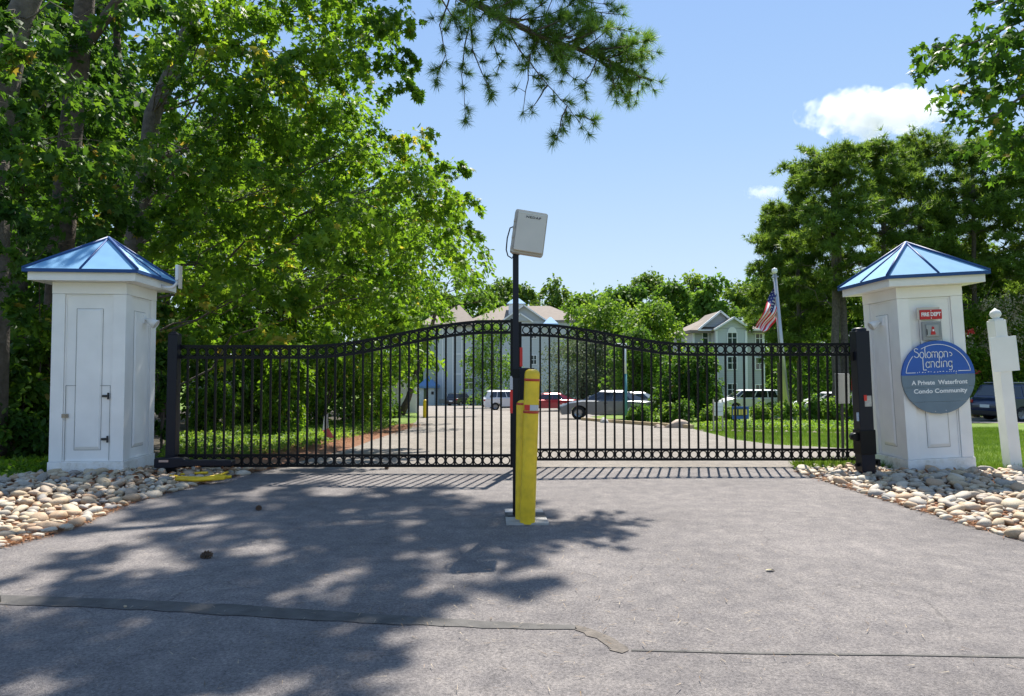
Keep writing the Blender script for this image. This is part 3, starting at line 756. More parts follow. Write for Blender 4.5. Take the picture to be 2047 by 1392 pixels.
# script lettering drawn as strokes
def letters(word, x, z, s, w, mb):
    def arc(cx, cz, rx, rz, a, b, n=12): return [(cx + rx * math.cos(R(a + (b - a) * i / n)), cz + rz * math.sin(R(a + (b - a) * i / n))) for i in range(n + 1)]
    for ch in word:
        if ch == 'S':
            A = arc(.28, .98, .22, .22, 20, 270) + arc(.30, .40, .28, .30, 80, -160); adv = .68; L = [A]
        elif ch == 'L': L = [[(.05, 1.15), (.05, -.25), (.45, -.25)]]; adv = .34
        elif ch == 'o': L = [arc(.27, .38, .25, .36, 0, 360, 20)]; adv = .60
        elif ch == 'l': L = [[(.12, 1.3), (.06, 1.1), (.08, .1), (.2, .02)]]; adv = .26
        elif ch == 'm': L = [[(.04, .02), (.04, .74)], arc(.21, .5, .17, .24, 180, 0) + [(.38, .02)], arc(.55, .5, .17, .24, 180, 0) + [(.72, .02)]]; adv = .86
        elif ch == 'n': L = [[(.04, .02), (.04, .74)], arc(.25, .5, .21, .24, 180, 0) + [(.46, .02)]]; adv = .60
        elif ch == 's': L = [[(.06, .62), (.30, .58)], arc(.24, .36, .16, .18, 70, -120)]; adv = .45
        elif ch == 'a': L = [arc(.25, .36, .21, .34, 0, 360, 18), [(.47, .74), (.47, .02)]]; adv = .60
        elif ch == 'd': L = [arc(.25, .36, .21, .34, 0, 360, 18), [(.47, 1.25), (.47, .02)]]; adv = .62
        elif ch == 'i': L = [[(.08, .74), (.08, .02)], [(.08, .98), (.08, 1.06)]]; adv = .26
        elif ch == 'g': L = [arc(.25, .38, .21, .34, 0, 360, 18), [(.47, .74), (.47, -.12)] + arc(.27, -.12, .20, .22, 0, -150)]; adv = .58
        for l in L: stroke(mb, [(x + p[0] * s, z + p[1] * s) for p in l], w, -.034)
        x += adv * s
    return x
mb = MB(); letters('Solomons', -.33, .272, .116, .0105, mb); mb.build('lettering', M_TXTW, sign)
mb = MB(); letters('Landing', -.215, .135, .118, .0105, mb); mb.build('lettering', M_TXTW, sign)
text('A Private  Waterfront', .085, M_TXTW, sign, (.01, -.030, -.075), xs=1.02, name='lettering', extrude=.001, bold=.0022)
text('Condo Community', .085, M_TXTW, sign, (.015, -.030, -.195), xs=1.12, name='lettering', extrude=.001, bold=.0022)
for x, z in ((.25, .045), (.08, -.47), (-.07, -.48)):
    MB().lathe([(.001, .004), (.007, .003), (.009, 0)], 8).build('screw', M_SILR, sign).matrix_local = Matrix.Translation((x, -.030, z)) @ Matrix.Rotation(R(90), 4, 'X')

# red fire sign and lock box
yb = 9.60
c = P(1860, 629, yb); lb = empty('fire_sign', c, 0, 'small red sign with white lettering above the lock box on the right pillar', 'sign'); lb.rotation_euler = (0, -.04, 0)
w2, h2 = .155, .068
MB().box(-w2 - .03, w2 - .02, .003, .012, -h2, h2 + .035).build('back_plate', M_GREYP, lb, .002)
MB().box(-w2, w2, -.012, .002, -h2, h2).build('plate', mat('fire_red', (.50, .008, .01), .4), lb, .005)
text('FIRE DEPT', .072, M_TXTW, lb, (0, -.0135, 0), extrude=.001, bold=.0028, xs=.86)
for z in (-.053, .053):
    MB().box(-.004, .004, -.016, -.0125, z - .009, z + .009).build('bolt', M_TXTW, lb)
c = P(1862, 661, yb); kb = empty('lock_box', c, 0, 'grey recessed lock box with red key shape on the right pillar', 'lock box'); kb.rotation_euler = (0, -.045, 0)
MB().box(-.135, .135, -.02, .02, -.135, .125).build('housing', mat('box_grey', (.26, .27, .27), .45), kb, .008)
MB().box(-.09, .09, -.032, -.021, -.085, .085).build('door', mat('door_grey', (.33, .34, .335), .4), kb, .01)
MB().prism([(-.032, -.06), (.032, -.06), (.03, -.035), (.018, .0), (.016, .05), (-.012, .055), (-.016, .0), (-.03, -.035)], -.040, -.033).build('emblem', mat('fire_red', (.5, .008, .01), .4), kb)
MB().box(-.01, .012, -.043, -.041, -.012, .014).build('keyhole', M_TXTW, kb)
MB().box(-.088, -.078, -.037, -.0325, -.06, .02).build('handle', M_TXTK, kb)

# ------------------------------------------------------------------ gates
def gate_leaf(label, x0, x1, Y, ztop, zbot, n, stile_l, stile_r):
    """ztop(x)-> height of the top rail's upper edge"""
    root = empty('gate_leaf', (x0, Y, 0), 0, label, 'gate', 'double driveway gate')
    D = .034
    def rail(f0, f1, name):
        N = 44; vs = []
        mb = MB()
        for i in range(N + 1):
            x = x0 + (x1 - x0) * i / N; a, b_ = f0(x), f1(x)
            vs += [(x - x0, -D / 2, a), (x - x0, D / 2, a), (x - x0, D / 2, b_), (x - x0, -D / 2, b_)]
        fs = []
        for i in range(N):
            k = i * 4
            for j in range(4): fs.append((k + j, k + (j + 1) % 4, k + 4 + (j + 1) % 4, k + 4 + j))
        fs += [(0, 1, 2, 3), (4 * N + 3, 4 * N + 2, 4 * N + 1, 4 * N)]
        mb.add(vs, fs); return mb.build(name, M_BLACK, root)
    rh = .040; band = .160
    rail(lambda x: ztop(x) - rh, ztop, 'rail'); rail(lambda x: ztop(x) - band - rh, lambda x: ztop(x) - band, 'rail')
    rail(lambda x: zbot, lambda x: zbot + .036, 'rail'); rail(lambda x: zbot + .15, lambda x: zbot + .185, 'rail')
    sp = (x1 - x0 - stile_l - stile_r) / n
    tor = MB(); rr_, tr = .0555, .0098
    vs = []; fs = []
    NA, NB = 18, 5
    for i in range(NA):
        A = 2 * math.pi * i / NA
        for j in range(NB):
            B = 2 * math.pi * j / NB; q = rr_ + tr * math.cos(B)
            vs.append((q * math.cos(A), tr * 1.3 * math.sin(B), q * math.sin(A)))
    for i in range(NA):
        for j in range(NB): fs.append((i * NB + j, ((i + 1) % NA) * NB + j, ((i + 1) % NA) * NB + (j + 1) % NB, i * NB + (j + 1) % NB))
    tor.add(vs, fs, True); ring = tor.mesh('ring', M_BLACK)
    bar = MB().box(-.0135, .0135, -.0130, .0130, 0, 1).mesh('picket', M_BLACK)
    for i in range(n + 1):
        x = stile_l + sp * i; X = x0 + x
        if 0 < i < n:
            o = link('picket', bar, None, root); o.location = (x, 0, zbot + .03); o.scale = (1, 1, ztop(X) - .02 - zbot - .03)
        if i < n:
            xm = x + sp / 2; Xm = x0 + xm
            o = link('ring', ring, None, root); o.location = (xm, 0, ztop(Xm) - rh - (band - rh) / 2)
            o = link('ring', ring, None, root); o.location = (xm, 0, zbot + .036 + .057)
    zt = ztop(x0) + .025; box('stile', -.0, stile_l, -.03, .03, zbot - .005, zt, M_BLACK if stile_l < .06 else M_NAVY, root, .004)
    zt = ztop(x1) + .02; box('stile', x1 - x0 - stile_r, x1 - x0, -.03, .03, zbot - .005, zt, M_BLACK, root, .004)
    return root
def curve(x, xa, xb, lo, hi):
    t = max(0, min(1, (x - xa) / (xb - xa))); t = t * t * (3 - 2 * t); return lo + (hi - lo) * t
YL, YR = 9.8, 10.5
zl = P(500, 690, YL).z; zh = P(980, 640, YL).z; xa, xb = P(620, 0, YL).x, P(985, 0, YL).x
zr = P(1500, 686, YR).z; zrh = P(1070, 647, YR).z; xc, xd = P(1065, 0, YR).x, P(1375, 0, YR).x
gl = gate_leaf('left leaf of the black iron gate, rising to the centre post', P(360, 0, YL).x, P(1029, 0, YL).x, YL, lambda x: curve(x, xa, xb, zl, zh), P(700, 934, YL).z, 36, .075, .065)
gr = gate_leaf('right leaf of the black iron gate, sloping down toward the sign pillar', P(1036, 0, YR).x, P(1709, 0, YR).x, YR, lambda x: curve(x, xc, xd, zrh, zr), P(1400, 921, YR).z, 36, .05, .10)
# reflective tape and lock gear on the leaves
def strip(px0, px1, py0, py1, Y, m, par, name, dy=-.036):
    a, b = P(px0, py1, Y), P(px1, py0, Y)
    o = MB().box(a.x, b.x, Y + dy - .003, Y + dy, a.z, b.z).build(name, m); o.parent = par; o.location = -Vector(par.location); return o
strip(1019.5, 1027, 752, 779, YL, M_SILR, gl, 'reflective_tape'); strip(1019.5, 1027, 780, 826, YL, M_REDR, gl, 'reflective_tape')
strip(1039, 1044.5, 695, 733, YR, M_REDR, gr, 'reflective_tape')
strip(1700, 1707, 737, 780, YR, M_REDR, gr, 'reflective_tape'); strip(1701, 1708, 781, 810, YR, M_SILR, gr, 'reflective_tape')

# posts of the gate
def post(px0, px1, pyt, pyb, Y, lean, label, m, cap='point'):
    c = P((px0 + px1) / 2, pyb, Y); w = (px1 - px0) / F * Y / 2; H = P(0, pyt, Y).z
    r = empty('gate_post', (c.x, Y, 0), 0, label, 'gate post', 'gate posts'); r.rotation_euler = (0, lean, 0)
    box('shaft', -w, w, -w, w, -.15, H - .05, m, r, .008)
    if cap == 'point': MB().add([(-w - .004, -w - .004, H - .048), (w + .004, -w - .004, H - .048), (w + .004, w + .004, H - .048), (-w - .004, w + .004, H - .048), (0, 0, H)], [(0, 1, 4), (1, 2, 4), (2, 3, 4), (3, 0, 4), (3, 2, 1, 0)]).build('cap', m, r)
    else: MB().lathe([(w, H - .048), (w, H - .02), (w * .7, H - .004), (.001, H)], 18).build('cap', m, r)
    return r
lp = post(334, 353, 662, 947, 9.75, .004, 'left gate post of charcoal steel with pointed cap', M_NAVY)
rp = post(1718, 1745, 655, 955, 9.55, -.030, 'right gate post of dark navy steel beside the sign pillar', M_NAVY, 'round')
mbx = MB(); mbx.box(-.12, -.08, -.02, .03, 1.62, 1.74); mbx.box(-.14, -.08, -.02, .03, .15, .19); mbx.build('hinge_bracket', M_BLACK, rp)
MB().box(-.02, .075, -.10, -.096, 0.98, 1.13).build('latch_box', mat('latch_plate', (.45, .43, .38), .4, noise=.3, nscale=20), rp, .003)
MB().box(-.03, .01, -.105, -.1, 1.06, 1.14).build('reflective_tape', M_REDR, rp)
sl = MB(); sl.box(-.108, .108, -.108, .108, .32, .66); sl.build('sleeve', M_BLACK, rp, .01)
mbx = MB(); mbx.tube([(.1, 0, .2), (.17, 0, .2)], .02, 8); mbx.box(.15, .19, -.04, .04, .15, .24); mbx.build('bolt', M_BLACK, rp)
MB().tube([(-.13, -.06, .56), (-.13, .06, .56)], .055, 12).build('hinge_barrel', M_BLACK, rp)
MB().box(-.115, -.075, -.07, -.04, .78, .9).build('keypad', mat('keypad', (.4, .5, .6), .4), rp, .003)
gb = empty('control_box', P(1683, 780, 11.2), 0, 'grey metal control box seen through the right end of the gate', 'control box')
MB().box(-.09, .10, -.06, .06, -.22, .27).build('housing', mat('box_grey', (.26, .27, .27), .45), gb, .01)
MB().box(-.02, .02, -.01, .01, -1.35, -.21).build('leg', M_NAVY, gb)
# left gate operator arm
op = empty('gate_operator', P(345, 925, 9.55), 0, 'charcoal gate operator arm at the foot of the left gate post', 'gate operator')
MB().prism([(-.20, -.06), (.06, -.06), (.20, -.035), (.87, -.03), (.87, .03), (.85, .045), (.25, .045), (.18, .075), (-.17, .075), (-.20, .06)], -.12, .02).build('arm_housing', M_NAVY, op, .008)
MB().box(-.13, .0, -.125, -.121, .02, .05).build('name_plate', mat('plate_tan', (.5, .34, .27), .5), op)
MB().box(-.10, .05, -.06, .02, -.2, -.062).build('bracket', M_BLACK, op)
# yellow hoses on the stones
hz = empty('yellow_hose', P(400, 949, 9.1), 0, 'coiled yellow plastic tubing lying on the stones below the left gate post', 'hose')
def hs(pts, r, zz): return MB().tube([Vector(P(x, y, Y)) - hz.location for x, y, Y in pts], r, 8)
hs([(335, 951, 9.25), (370, 955, 9.05), (410, 956, 9.0), (440, 950, 9.15), (455, 944, 9.3)], .018, 0).build('tube', M_YEL, hz)
hs([(352, 958, 8.9), (390, 960, 8.8), (425, 958, 8.85), (462, 953, 9.0)], .022, 0).build('tube', M_YEL, hz)
hs([(360, 949, 9.4), (390, 946, 9.45), (415, 945, 9.4)], .016, 0).build('tube', M_YEL, hz)
q = MB(); a = P(405, 955, 8.9) - hz.location; 
q.prism([(-.02, -.05), (.30, -.02), (.31, .02), (.28, .03), (.0, .01)], -.05, .05); o = q.build('drain_guard', M_YEL, hz, .008); o.location = a

# ------------------------------------------------------------------ reader post, antenna, bollards
YP = 6.85
pb = GR(1031, 1036); pb.z = 0
rpst = empty('reader_post', pb, 0, 'tall slim black post in the middle of the driveway carrying the reader', 'post')
Htop = P(0, 508, pb.y).z
box('shaft', -.03, .03, -.03, .03, 0, Htop, M_NAVY, rpst, .004)
box('foot_plate', -.08, .08, -.08, .08, .028, .04, M_NAVY, rpst, .003)
box('bracket', -.037, .04, -.038, .038, P(0, 755, pb.y).z, P(0, 738, pb.y).z, M_BLACK, rpst, .003)
ant = empty('card_reader', P(1058, 466, pb.y - .06), 0, 'warm grey flat antenna box tilted on top of the black post', 'antenna')
ant.rotation_euler = (R(-6), R(8), R(6))
w, h = .165, .225
def rrect(w, h, r, n=4):
    o = []
    for cx, cz, a in ((w - r, h - r, 0), (-w + r, h - r, 90), (-w + r, -h + r, 180), (w - r, -h + r, 270)):
        for i in range(n + 1):
            t = R(a + 90 * i / n); o.append((cx + r * math.cos(t), cz + r * math.sin(t)))
    return o
MB().prism(rrect(w, h, .022), -.012, .05).build('housing', M_GREYD, ant, .004)
MB().prism([(x + .006, z) for x, z in rrect(w - .02, h - .02, .012)], -.045, -.0125).build('cover', M_GREYP, ant, .006)
for z in (-.19, -.08, .02, .09): MB().box(-w - .004, -w + .012, -.02, .02, z, z + .035).build('clip', M_GREYD, ant, .003)
MB().box(-w + .03, w - .03, -.047, -.0455, h - .045, h - .038).build('cover_line', mat('line_light', (.65, .64, .6), .5), ant)
text('NEDAP', .032, M_TXTK, ant, (.02, -.047, h - .078), xs=1.35, bold=.0003, space=1.15, extrude=.001)
MB().tube([(-w + .02, .03, .06), (-w - .03, .03, .03), (-w - .045, .03, -.08), (-w - .04, .03, -.2), (-w - .015, .03, -.26), (-w + .03, .03, -.28), (-.13, .03, -.26)], .0065, 8).build('cable', M_BLACK, ant)
MB().box(-.14, -.06, .052, .09, -.22, -.05).build('mounting_bracket', M_BLACK, ant, .004)
bxr = empty('black_control_box', P(1052, 770, 7.2), 0, 'black metal reader box standing behind the yellow bollards', 'control box')
MB().box(-.075, .085, -.05, .08, -.17, .18).build('housing', M_NAVY, bxr, .008)
MB().box(-.045, -.025, -.01, .01, -1.28, -.171).build('leg', M_BLACK, bxr)
def bollard(px, pyb, pyt, wpx, label, lean, bands):
    b0 = GR(px, pyb); Y = b0.y; r = wpx / 2 / F * Y; H = P(px, pyt, Y).z
    o = empty('bollard', (b0.x, Y, .0), 0, label, 'bollard', 'yellow bollards at the reader post'); o.rotation_euler = (0, lean, 0)
    pr = [(r, .02), (r, H - .05)] + [(r - .05 + .05 * math.cos(R(t)), H - .05 + .05 * math.sin(R(t))) for t in (20, 40, 60, 80)] + [(.001, H)]
    pr = [(min(a, r), z) for a, z in pr]
    MB().lathe(pr, 28).build('cover', M_YEL, o)
    for z0, z1 in bands: MB().lathe([(r, z0), (r + .003, z0), (r + .003, z1), (r, z1)], 28).build('red_band', M_REDT, o)
    return o, r, H
bo, r, H = bollard(1054, 1050, 738, 30.5, 'front yellow plastic bollard with red bands and reflector', .034, [])
Yb = bo.location.y
def zz(py): return P(0, py, Yb).z
for a, b_ in ((762, 757), (826, 821)):
    MB().lathe([(r, zz(a)), (r + .003, zz(a)), (r + .003, zz(b_)), (r, zz(b_))], 28).build('red_band', M_REDT, bo)
def patch(a0, a1, z0, z1, m, name):
    k = 6; vs = []
    for i in range(k + 1):
        t = R(a0 + (a1 - a0) * i / k)
        for z in (z0, z1): vs.append(((r + .005) * math.cos(t), (r + .005) * math.sin(t), z))
    MB().add(vs, [(2 * i, 2 * i + 2, 2 * i + 3, 2 * i + 1) for i in range(k)], True).build(name, m, bo)
patch(-100, -27, zz(820), zz(809), M_SILR, 'reflector'); patch(-148, -101, zz(820), zz(809), M_REDR, 'reflector')
bo2, _, _ = bollard(1045, 1043, 800, 30, 'shorter rear yellow bollard half hidden behind the front one', .01, [])
bo2.location.x -= .0
MB().lathe([(r * .97, 1.13), (r + .0, 1.13), (r + .0, 1.155), (r * .97, 1.155)], 24).build('red_band', M_REDT, bo2)
ped = sheet('bollard_footing', [gxy(*p) for p in ((1009, 1023), (1083, 1023), (1098, 1053), (1012, 1053))], .012, M_CONC, 'structure', None, .018)
sheet('footing_joint', [gxy(*p) for p in ((1009, 1031), (1088, 1031), (1093, 1040), (1010, 1040))], .034, M_SEAM)

# white post with blank board, right
wp = empty('white_post', (P(2026, 947, 9.9).x, 9.9, 0), 0, 'leaning white post with blank square board and pointed finial', 'post'); wp.rotation_euler = (0, -.088, 0)
Hs = P(0, 637, 9.9).z
box('shaft', -.085, .085, -.085, .085, -.1, Hs - .02, M_WHITE, wp, .01)
box('board', -.19, .19, -.10, -.086, P(0, 742, 9.9).z, P(0, 673, 9.9).z, M_WHITE, wp, .003)
MB().lathe([(.085, Hs - .02), (.09, Hs), (.04, Hs + .01), (.065, Hs + .04), (.078, Hs + .075), (.06, Hs + .115), (.025, Hs + .14), (.001, Hs + .165)], 16).build('finial', M_WHITE, wp)

# ------------------------------------------------------------------ cars
M_TYRE = mat('tyre_rubber', (.015, .015, .016), .85); M_RIM = mat('rim_metal', (.28, .29, .31), .35, metal=.9)
M_CGL = mat('car_glass', (.012, .016, .022), .05, spec=.9); M_HEAD = mat('headlight_glass', (.6, .62, .65), .1); M_TAIL = mat('taillight_red', (.45, .01, .015), .15)
M_TRIM = mat('black_car_trim', (.02, .02, .022), .5)
def paint(name, c): return mat(name, c, .3, metal=.0 if min(c) > .5 else .25, coat=.3 if min(c) > .5 else .8)
def car(label, kind, loc, rz, pm, group='parked cars'):
    K = {'sedan': dict(L=4.75, Wd=1.82, wb=2.75, fo=.95, belt=(.62, .84, .95, .98, .93), H=1.43, cab=(1.25, .42, -1.25, -1.95)),
         'suv': dict(L=4.65, Wd=1.88, wb=2.72, fo=.93, belt=(.72, .98, 1.06, 1.10, 1.06), H=1.70, cab=(1.20, .62, -1.95, -2.18)),
         'van': dict(L=5.1, Wd=1.98, wb=3.0, fo=.98, belt=(.75, .98, 1.05, 1.08, 1.06), H=1.78, cab=(1.85, .95, -2.30, -2.48))}[kind]
    L, Wd, wb, H = K['L'], K['Wd'], K['wb'], K['H']; hf, h = L / 2, Wd / 2
    root = empty('parked_car', loc, rz, label, 'car', group)
    rw = .34; xf = hf - K['fo']; xr = xf - wb; bl_ = K['belt']
    def arch(cx, r): return [(cx + r * math.cos(R(a)), rw + r * math.sin(R(a))) for a in range(-8, 189, 14)]
    low = [(hf - .03, .36), (hf - .1, .24)] + arch(xf, .42) + arch(xr, .42) + [(-hf + .12, .26), (-hf + .02, .40)]
    top = [(-hf, .70), (-hf + .06, bl_[4]), (K['cab'][3] + .1, bl_[4] + .02), (-.3, bl_[3]), (K['cab'][0], bl_[2]), (hf - .45, bl_[1]), (hf - .1, bl_[0] + .06), (hf, .58)]
    prof = low + top
    mb = MB(); n = len(prof); rings = []
    for y, sx, dz in ((-h, .965, .05), (-h + .07, .99, .012), (-h + .22, 1, 0), (h - .22, 1, 0), (h - .07, .99, .012), (h, .965, .05)):
        rings.append([(x * sx, y, z - (dz if z > .65 else 0)) for x, z in prof])
    vs = [p for r_ in rings for p in r_]; fs = []
    for i in range(5):
        for j in range(n): q = (j + 1) % n; fs.append((i * n + j, i * n + q, (i + 1) * n + q, (i + 1) * n + j))
    mb.add(vs, fs, True); mb.add(rings[0], [tuple(range(n))]); mb.add(rings[-1], [tuple(range(n))])
    mb.build('body', pm, root)
    a, b_, c_, d_ = K['cab']; zb = bl_[3] - .03; hb, ht = h - .07, h - .26
    # cabin frame: base ring and roof ring
    B = [(a, hb * .93), (a - .5, hb), (c_, hb), (d_, hb * .9)]
    T = [(b_, ht * .94), (b_ - .35, ht), (c_ + .28, ht), (c_ + .02 if kind != 'sedan' else c_ + .15, ht * .93)]
    if kind == 'sedan': T = [(b_, ht * .94), (b_ - .35, ht), (-.75, ht), (-.95, ht * .94)]
    zt = H - .07
    ring = [(x, y, zb) for x, y in B] + [(x, -y, zb) for x, y in B[::-1]]; rt = [(x, y, zt) for x, y in T] + [(x, -y, zt) for x, y in T[::-1]]
    cx = sum(p[0] for p in rt) / 8
    rt2 = [(cx + (p[0] - cx) * .86, p[1] * .8, H) for p in rt]
    mb = MB(); mb.add(ring + rt + rt2, [(i, (i + 1) % 8, 8 + (i + 1) % 8, 8 + i) for i in range(8)] + [(8 + i, 8 + (i + 1) % 8, 16 + (i + 1) % 8, 16 + i) for i in range(8)] + [tuple(range(16, 24))], False)
    mb.build('cabin', pm, root)
    def win(i, j, s0, s1, nm, up0=.10, up1=.93):
        A0, A1, C0, C1 = [Vector(p) for p in (ring[i], ring[j], rt[i], rt[j])]
        def pt(s, t): return A0.lerp(A1, s).lerp(C0.lerp(C1, s), t)
        nrm_ = (A1 - A0).cross(C0 - A0).normalized()
        if nrm_.dot((A0 + A1) / 2 - Vector((cx, 0, zb))) < 0: nrm_ = -nrm_
        q = [pt(s0, up0), pt(s1, up0), pt(s1, up1), pt(s0, up1)]
        MB().add([p + nrm_ * .012 for p in q], [(0, 1, 2, 3)]).build(nm, M_CGL, root)
    win(0, 7, .05, .95, 'windscreen'); win(3, 4, .07, .93, 'rear_window', .16)
    for (i, j) in ((1, 2), (5, 6)):
        s = [(.02, .36), (.39, .70), (.73, .96)] if kind != 'sedan' else [(.03, .46), (.49, .95)]
        if i == 5: s = [(1 - q, 1 - p) for p, q in s]
        for p, q in s: win(i, j, p, q, 'side_window')
    win(0, 1, .25, .98, 'side_window'); win(6, 7, .02, .75, 'side_window')
    tw = MB(); tw.lathe([(.20, -.11), (.31, -.11), (.335, -.08), (.335, .08), (.31, .11), (.20, .11)], 22); tyre = tw.mesh('tyre', M_TYRE)
    rm = MB(); rm.lathe([(.001, .07), (.05, .08), (.06, .06), (.17, .05), (.20, .10), (.21, .10), (.21, -.05)], 20)
    for k in range(5):
        t = 2 * math.pi * k / 5; d = Vector((math.cos(t), math.sin(t), 0)); s = Vector((-d.y, d.x, 0)) * .025
        p0, p1 = d * .04 + Vector((0, 0, .09)), d * .2 + Vector((0, 0, .10)); rm.add([p0 + s, p0 - s, p1 - s, p1 + s], [(0, 1, 2, 3)])
    rim = rm.mesh('rim', M_RIM)
    for x in (xf, xr):
        for s in (-1, 1):
            o = link('tyre', tyre, None, root); o.location = (x, s * (h - .12), rw); o.rotation_euler = (R(-90 * s), 0, 0)
            q = link('rim', rim, None, o)
    for s in (-1, 1):
        MB().box(hf - .16, hf - .015, s * (h - .30) - .17, s * (h - .30) + .17, .60, .71).build('headlight', M_HEAD, root, .02)
        MB().box(-hf + .0, -hf + .22, s * (h - .13) - .125, s * (h - .13) + .125, bl_[4] - .24, bl_[4] - .10).build('taillight', M_TAIL, root, .02)
        MB().box(a - .35, a - .22, s * (h + .06) - .08, s * (h + .06) + .08, zb + .04, zb + .17).build('mirror', pm, root, .02)
        for xx in (.1, -.85): MB().box(xx - .09, xx + .09, s * (h - .005) - .015, s * (h - .005) + .015, bl_[3] - .17, bl_[3] - .14).build('door_handle', M_TRIM, root)
    MB().box(hf - .05, hf + .005, -.5, .5, .36, .52).build('grille', M_TRIM, root, .01)
    MB().box(-hf - .005, -hf + .06, -h + .15, h - .15, .30, .48).build('bumper', M_TRIM if kind != 'sedan' else pm, root, .02)
    MB().box(-hf - .008, -hf + .01, -.26, .26, .62, .76).build('number_plate', M_WHITE2, root)
    if kind == 'suv':
        for s in (-1, 1): MB().tube([(b_ - .2, s * (ht - .04), H + .0), (b_ - .1, s * (ht - .04), H + .05), (c_ + .2, s * (ht - .04), H + .05), (c_ + .3, s * (ht - .04), H)], .015, 6).build('roof_rail', M_RIM, root)
        MB().box(-xf * 0 + xr + .42, xf - .42, -h - .004, -h + .02, .22, .34).build('sill', M_TRIM, root); MB().box(xr + .42, xf - .42, h - .02, h + .004, .22, .34).build('sill', M_TRIM, root)
    return root
def cloc(px, Y): p = P(px, 800, Y); return (p.x, Y, G(Y) + .014)
car('dark blue estate car at the right edge beyond the lawn', 'suv', cloc(2058, 31.5), R(8), paint('navy_paint', (.01, .022, .075)))
car('grey saloon car parked nose left at the road edge behind the gate', 'sedan', (P(1212, 0, 34).x, 34, G(34) + .014), R(170), paint('grey_paint', (.13, .145, .165)))
car('silver saloon half hidden behind the grey one', 'sedan', cloc(1258, 43), R(180), paint('silver_paint', (.6, .62, .64)))
car('dark red saloon just right of the bollards', 'sedan', cloc(1095, 53), R(180 + 6), paint('red_paint', (.33, .01, .025)))
car('white estate car just left of the reader post', 'suv', cloc(1018, 60), R(8), paint('white_paint_car', (.8, .8, .82)))
car('black four by four in front of the apartment block', 'suv', cloc(920, 92), R(62), paint('black_paint', (.012, .012, .014)))
car('white passenger van parked beyond the hedge by the flagpole', 'van', cloc(1499, 60), R(180), paint('white_paint_car', (.8, .8, .82)))
car('white car right of the flagpole behind the shrubs', 'sedan', cloc(1662, 44), R(180), paint('white_paint_car', (.8, .8, .82)))

# ------------------------------------------------------------------ buildings
def pb_box(mb, px0, py0, px1, py1, Y, dep, mi=0, z0=None):
    a, b = P(px0, py1, Y), P(px1, py0, Y)
    mb.box(a.x, b.x, Y, Y + dep, a.z if z0 is None else z0, b.z, mi)
def win_part(root, px0, py0, px1, py1, Y, cols=2, rows=2, arch=False, glass=M_GLASS):
    a, b = P(px0, py1, Y), P(px1, py0, Y); t = .09
    w = MB(); x0, x1, z0, z1 = a.x, b.x, a.z, b.z
    w.box(x0 - t, x0, Y - .07, Y + .02, z0 - t, z1 + t); w.box(x1, x1 + t, Y - .07, Y + .02, z0 - t, z1 + t)
    w.box(x0, x1, Y - .07, Y + .02, z1, z1 + t); w.box(x0, x1, Y - .09, Y + .02, z0 - t, z0)
    for i in range(1, cols): x = x0 + (x1 - x0) * i / cols; w.box(x - .03, x + .03, Y - .05, Y + .01, z0, z1)
    for i in range(1, rows):
        z = z0 + (z1 - z0) * i / rows
        for k in range(cols): w.box(x0 + (x1 - x0) * k / cols + .031, x0 + (x1 - x0) * (k + 1) / cols - .031, Y - .05, Y + .01, z - .03, z + .03)
    o = w.build('window', M_WHITE2, root)
    MB().box(x0, x1, Y - .02, Y - .006, z0, z1).build('pane', glass, o)
    if arch:
        cx = (x0 + x1) / 2; r_ = (x1 - x0) / 2
        q = MB(); q.prism([(cx + r_ * math.cos(R(t_)), z1 + t + .003 + r_ * 1.2 * math.sin(R(t_))) for t_ in range(0, 181, 15)], Y - .06, Y + .01)
        q.build('arch_panel', M_WHITE2 if arch == 'w' else glass, o)
    return o
def gable(mb, pl, pk, pr, Y, dep, over=.0):
    a, k, b = P(*pl, Y), P(*pk, Y), P(*pr, Y)
    mb.prism([(a.x, a.z), (b.x, b.z), (k.x, k.z)], Y, Y + dep)
def rake(root, pl, pk, Y, m=None):
    a, b = P(*pl, Y), P(*pk, Y); d = (b - a).normalized(); n = Vector((-d.z, 0, d.x)) * .14
    if n.z < 0: n = -n
    MB().add([a - n * .9, b - n * .9, b + n * .4, a + n * .4, *[p + Vector((0, .25, 0)) for p in (a - n * .9, b - n * .9, b + n * .4, a + n * .4)]],
             [(0, 1, 2, 3), (7, 6, 5, 4), (0, 4, 5, 1), (1, 5, 6, 2), (2, 6, 7, 3), (3, 7, 4, 0)]).build('rake_board', M_WHITE2, root)
def slope(mb, pts): mb.add([P(*p) for p in pts], [tuple(range(len(pts)))])

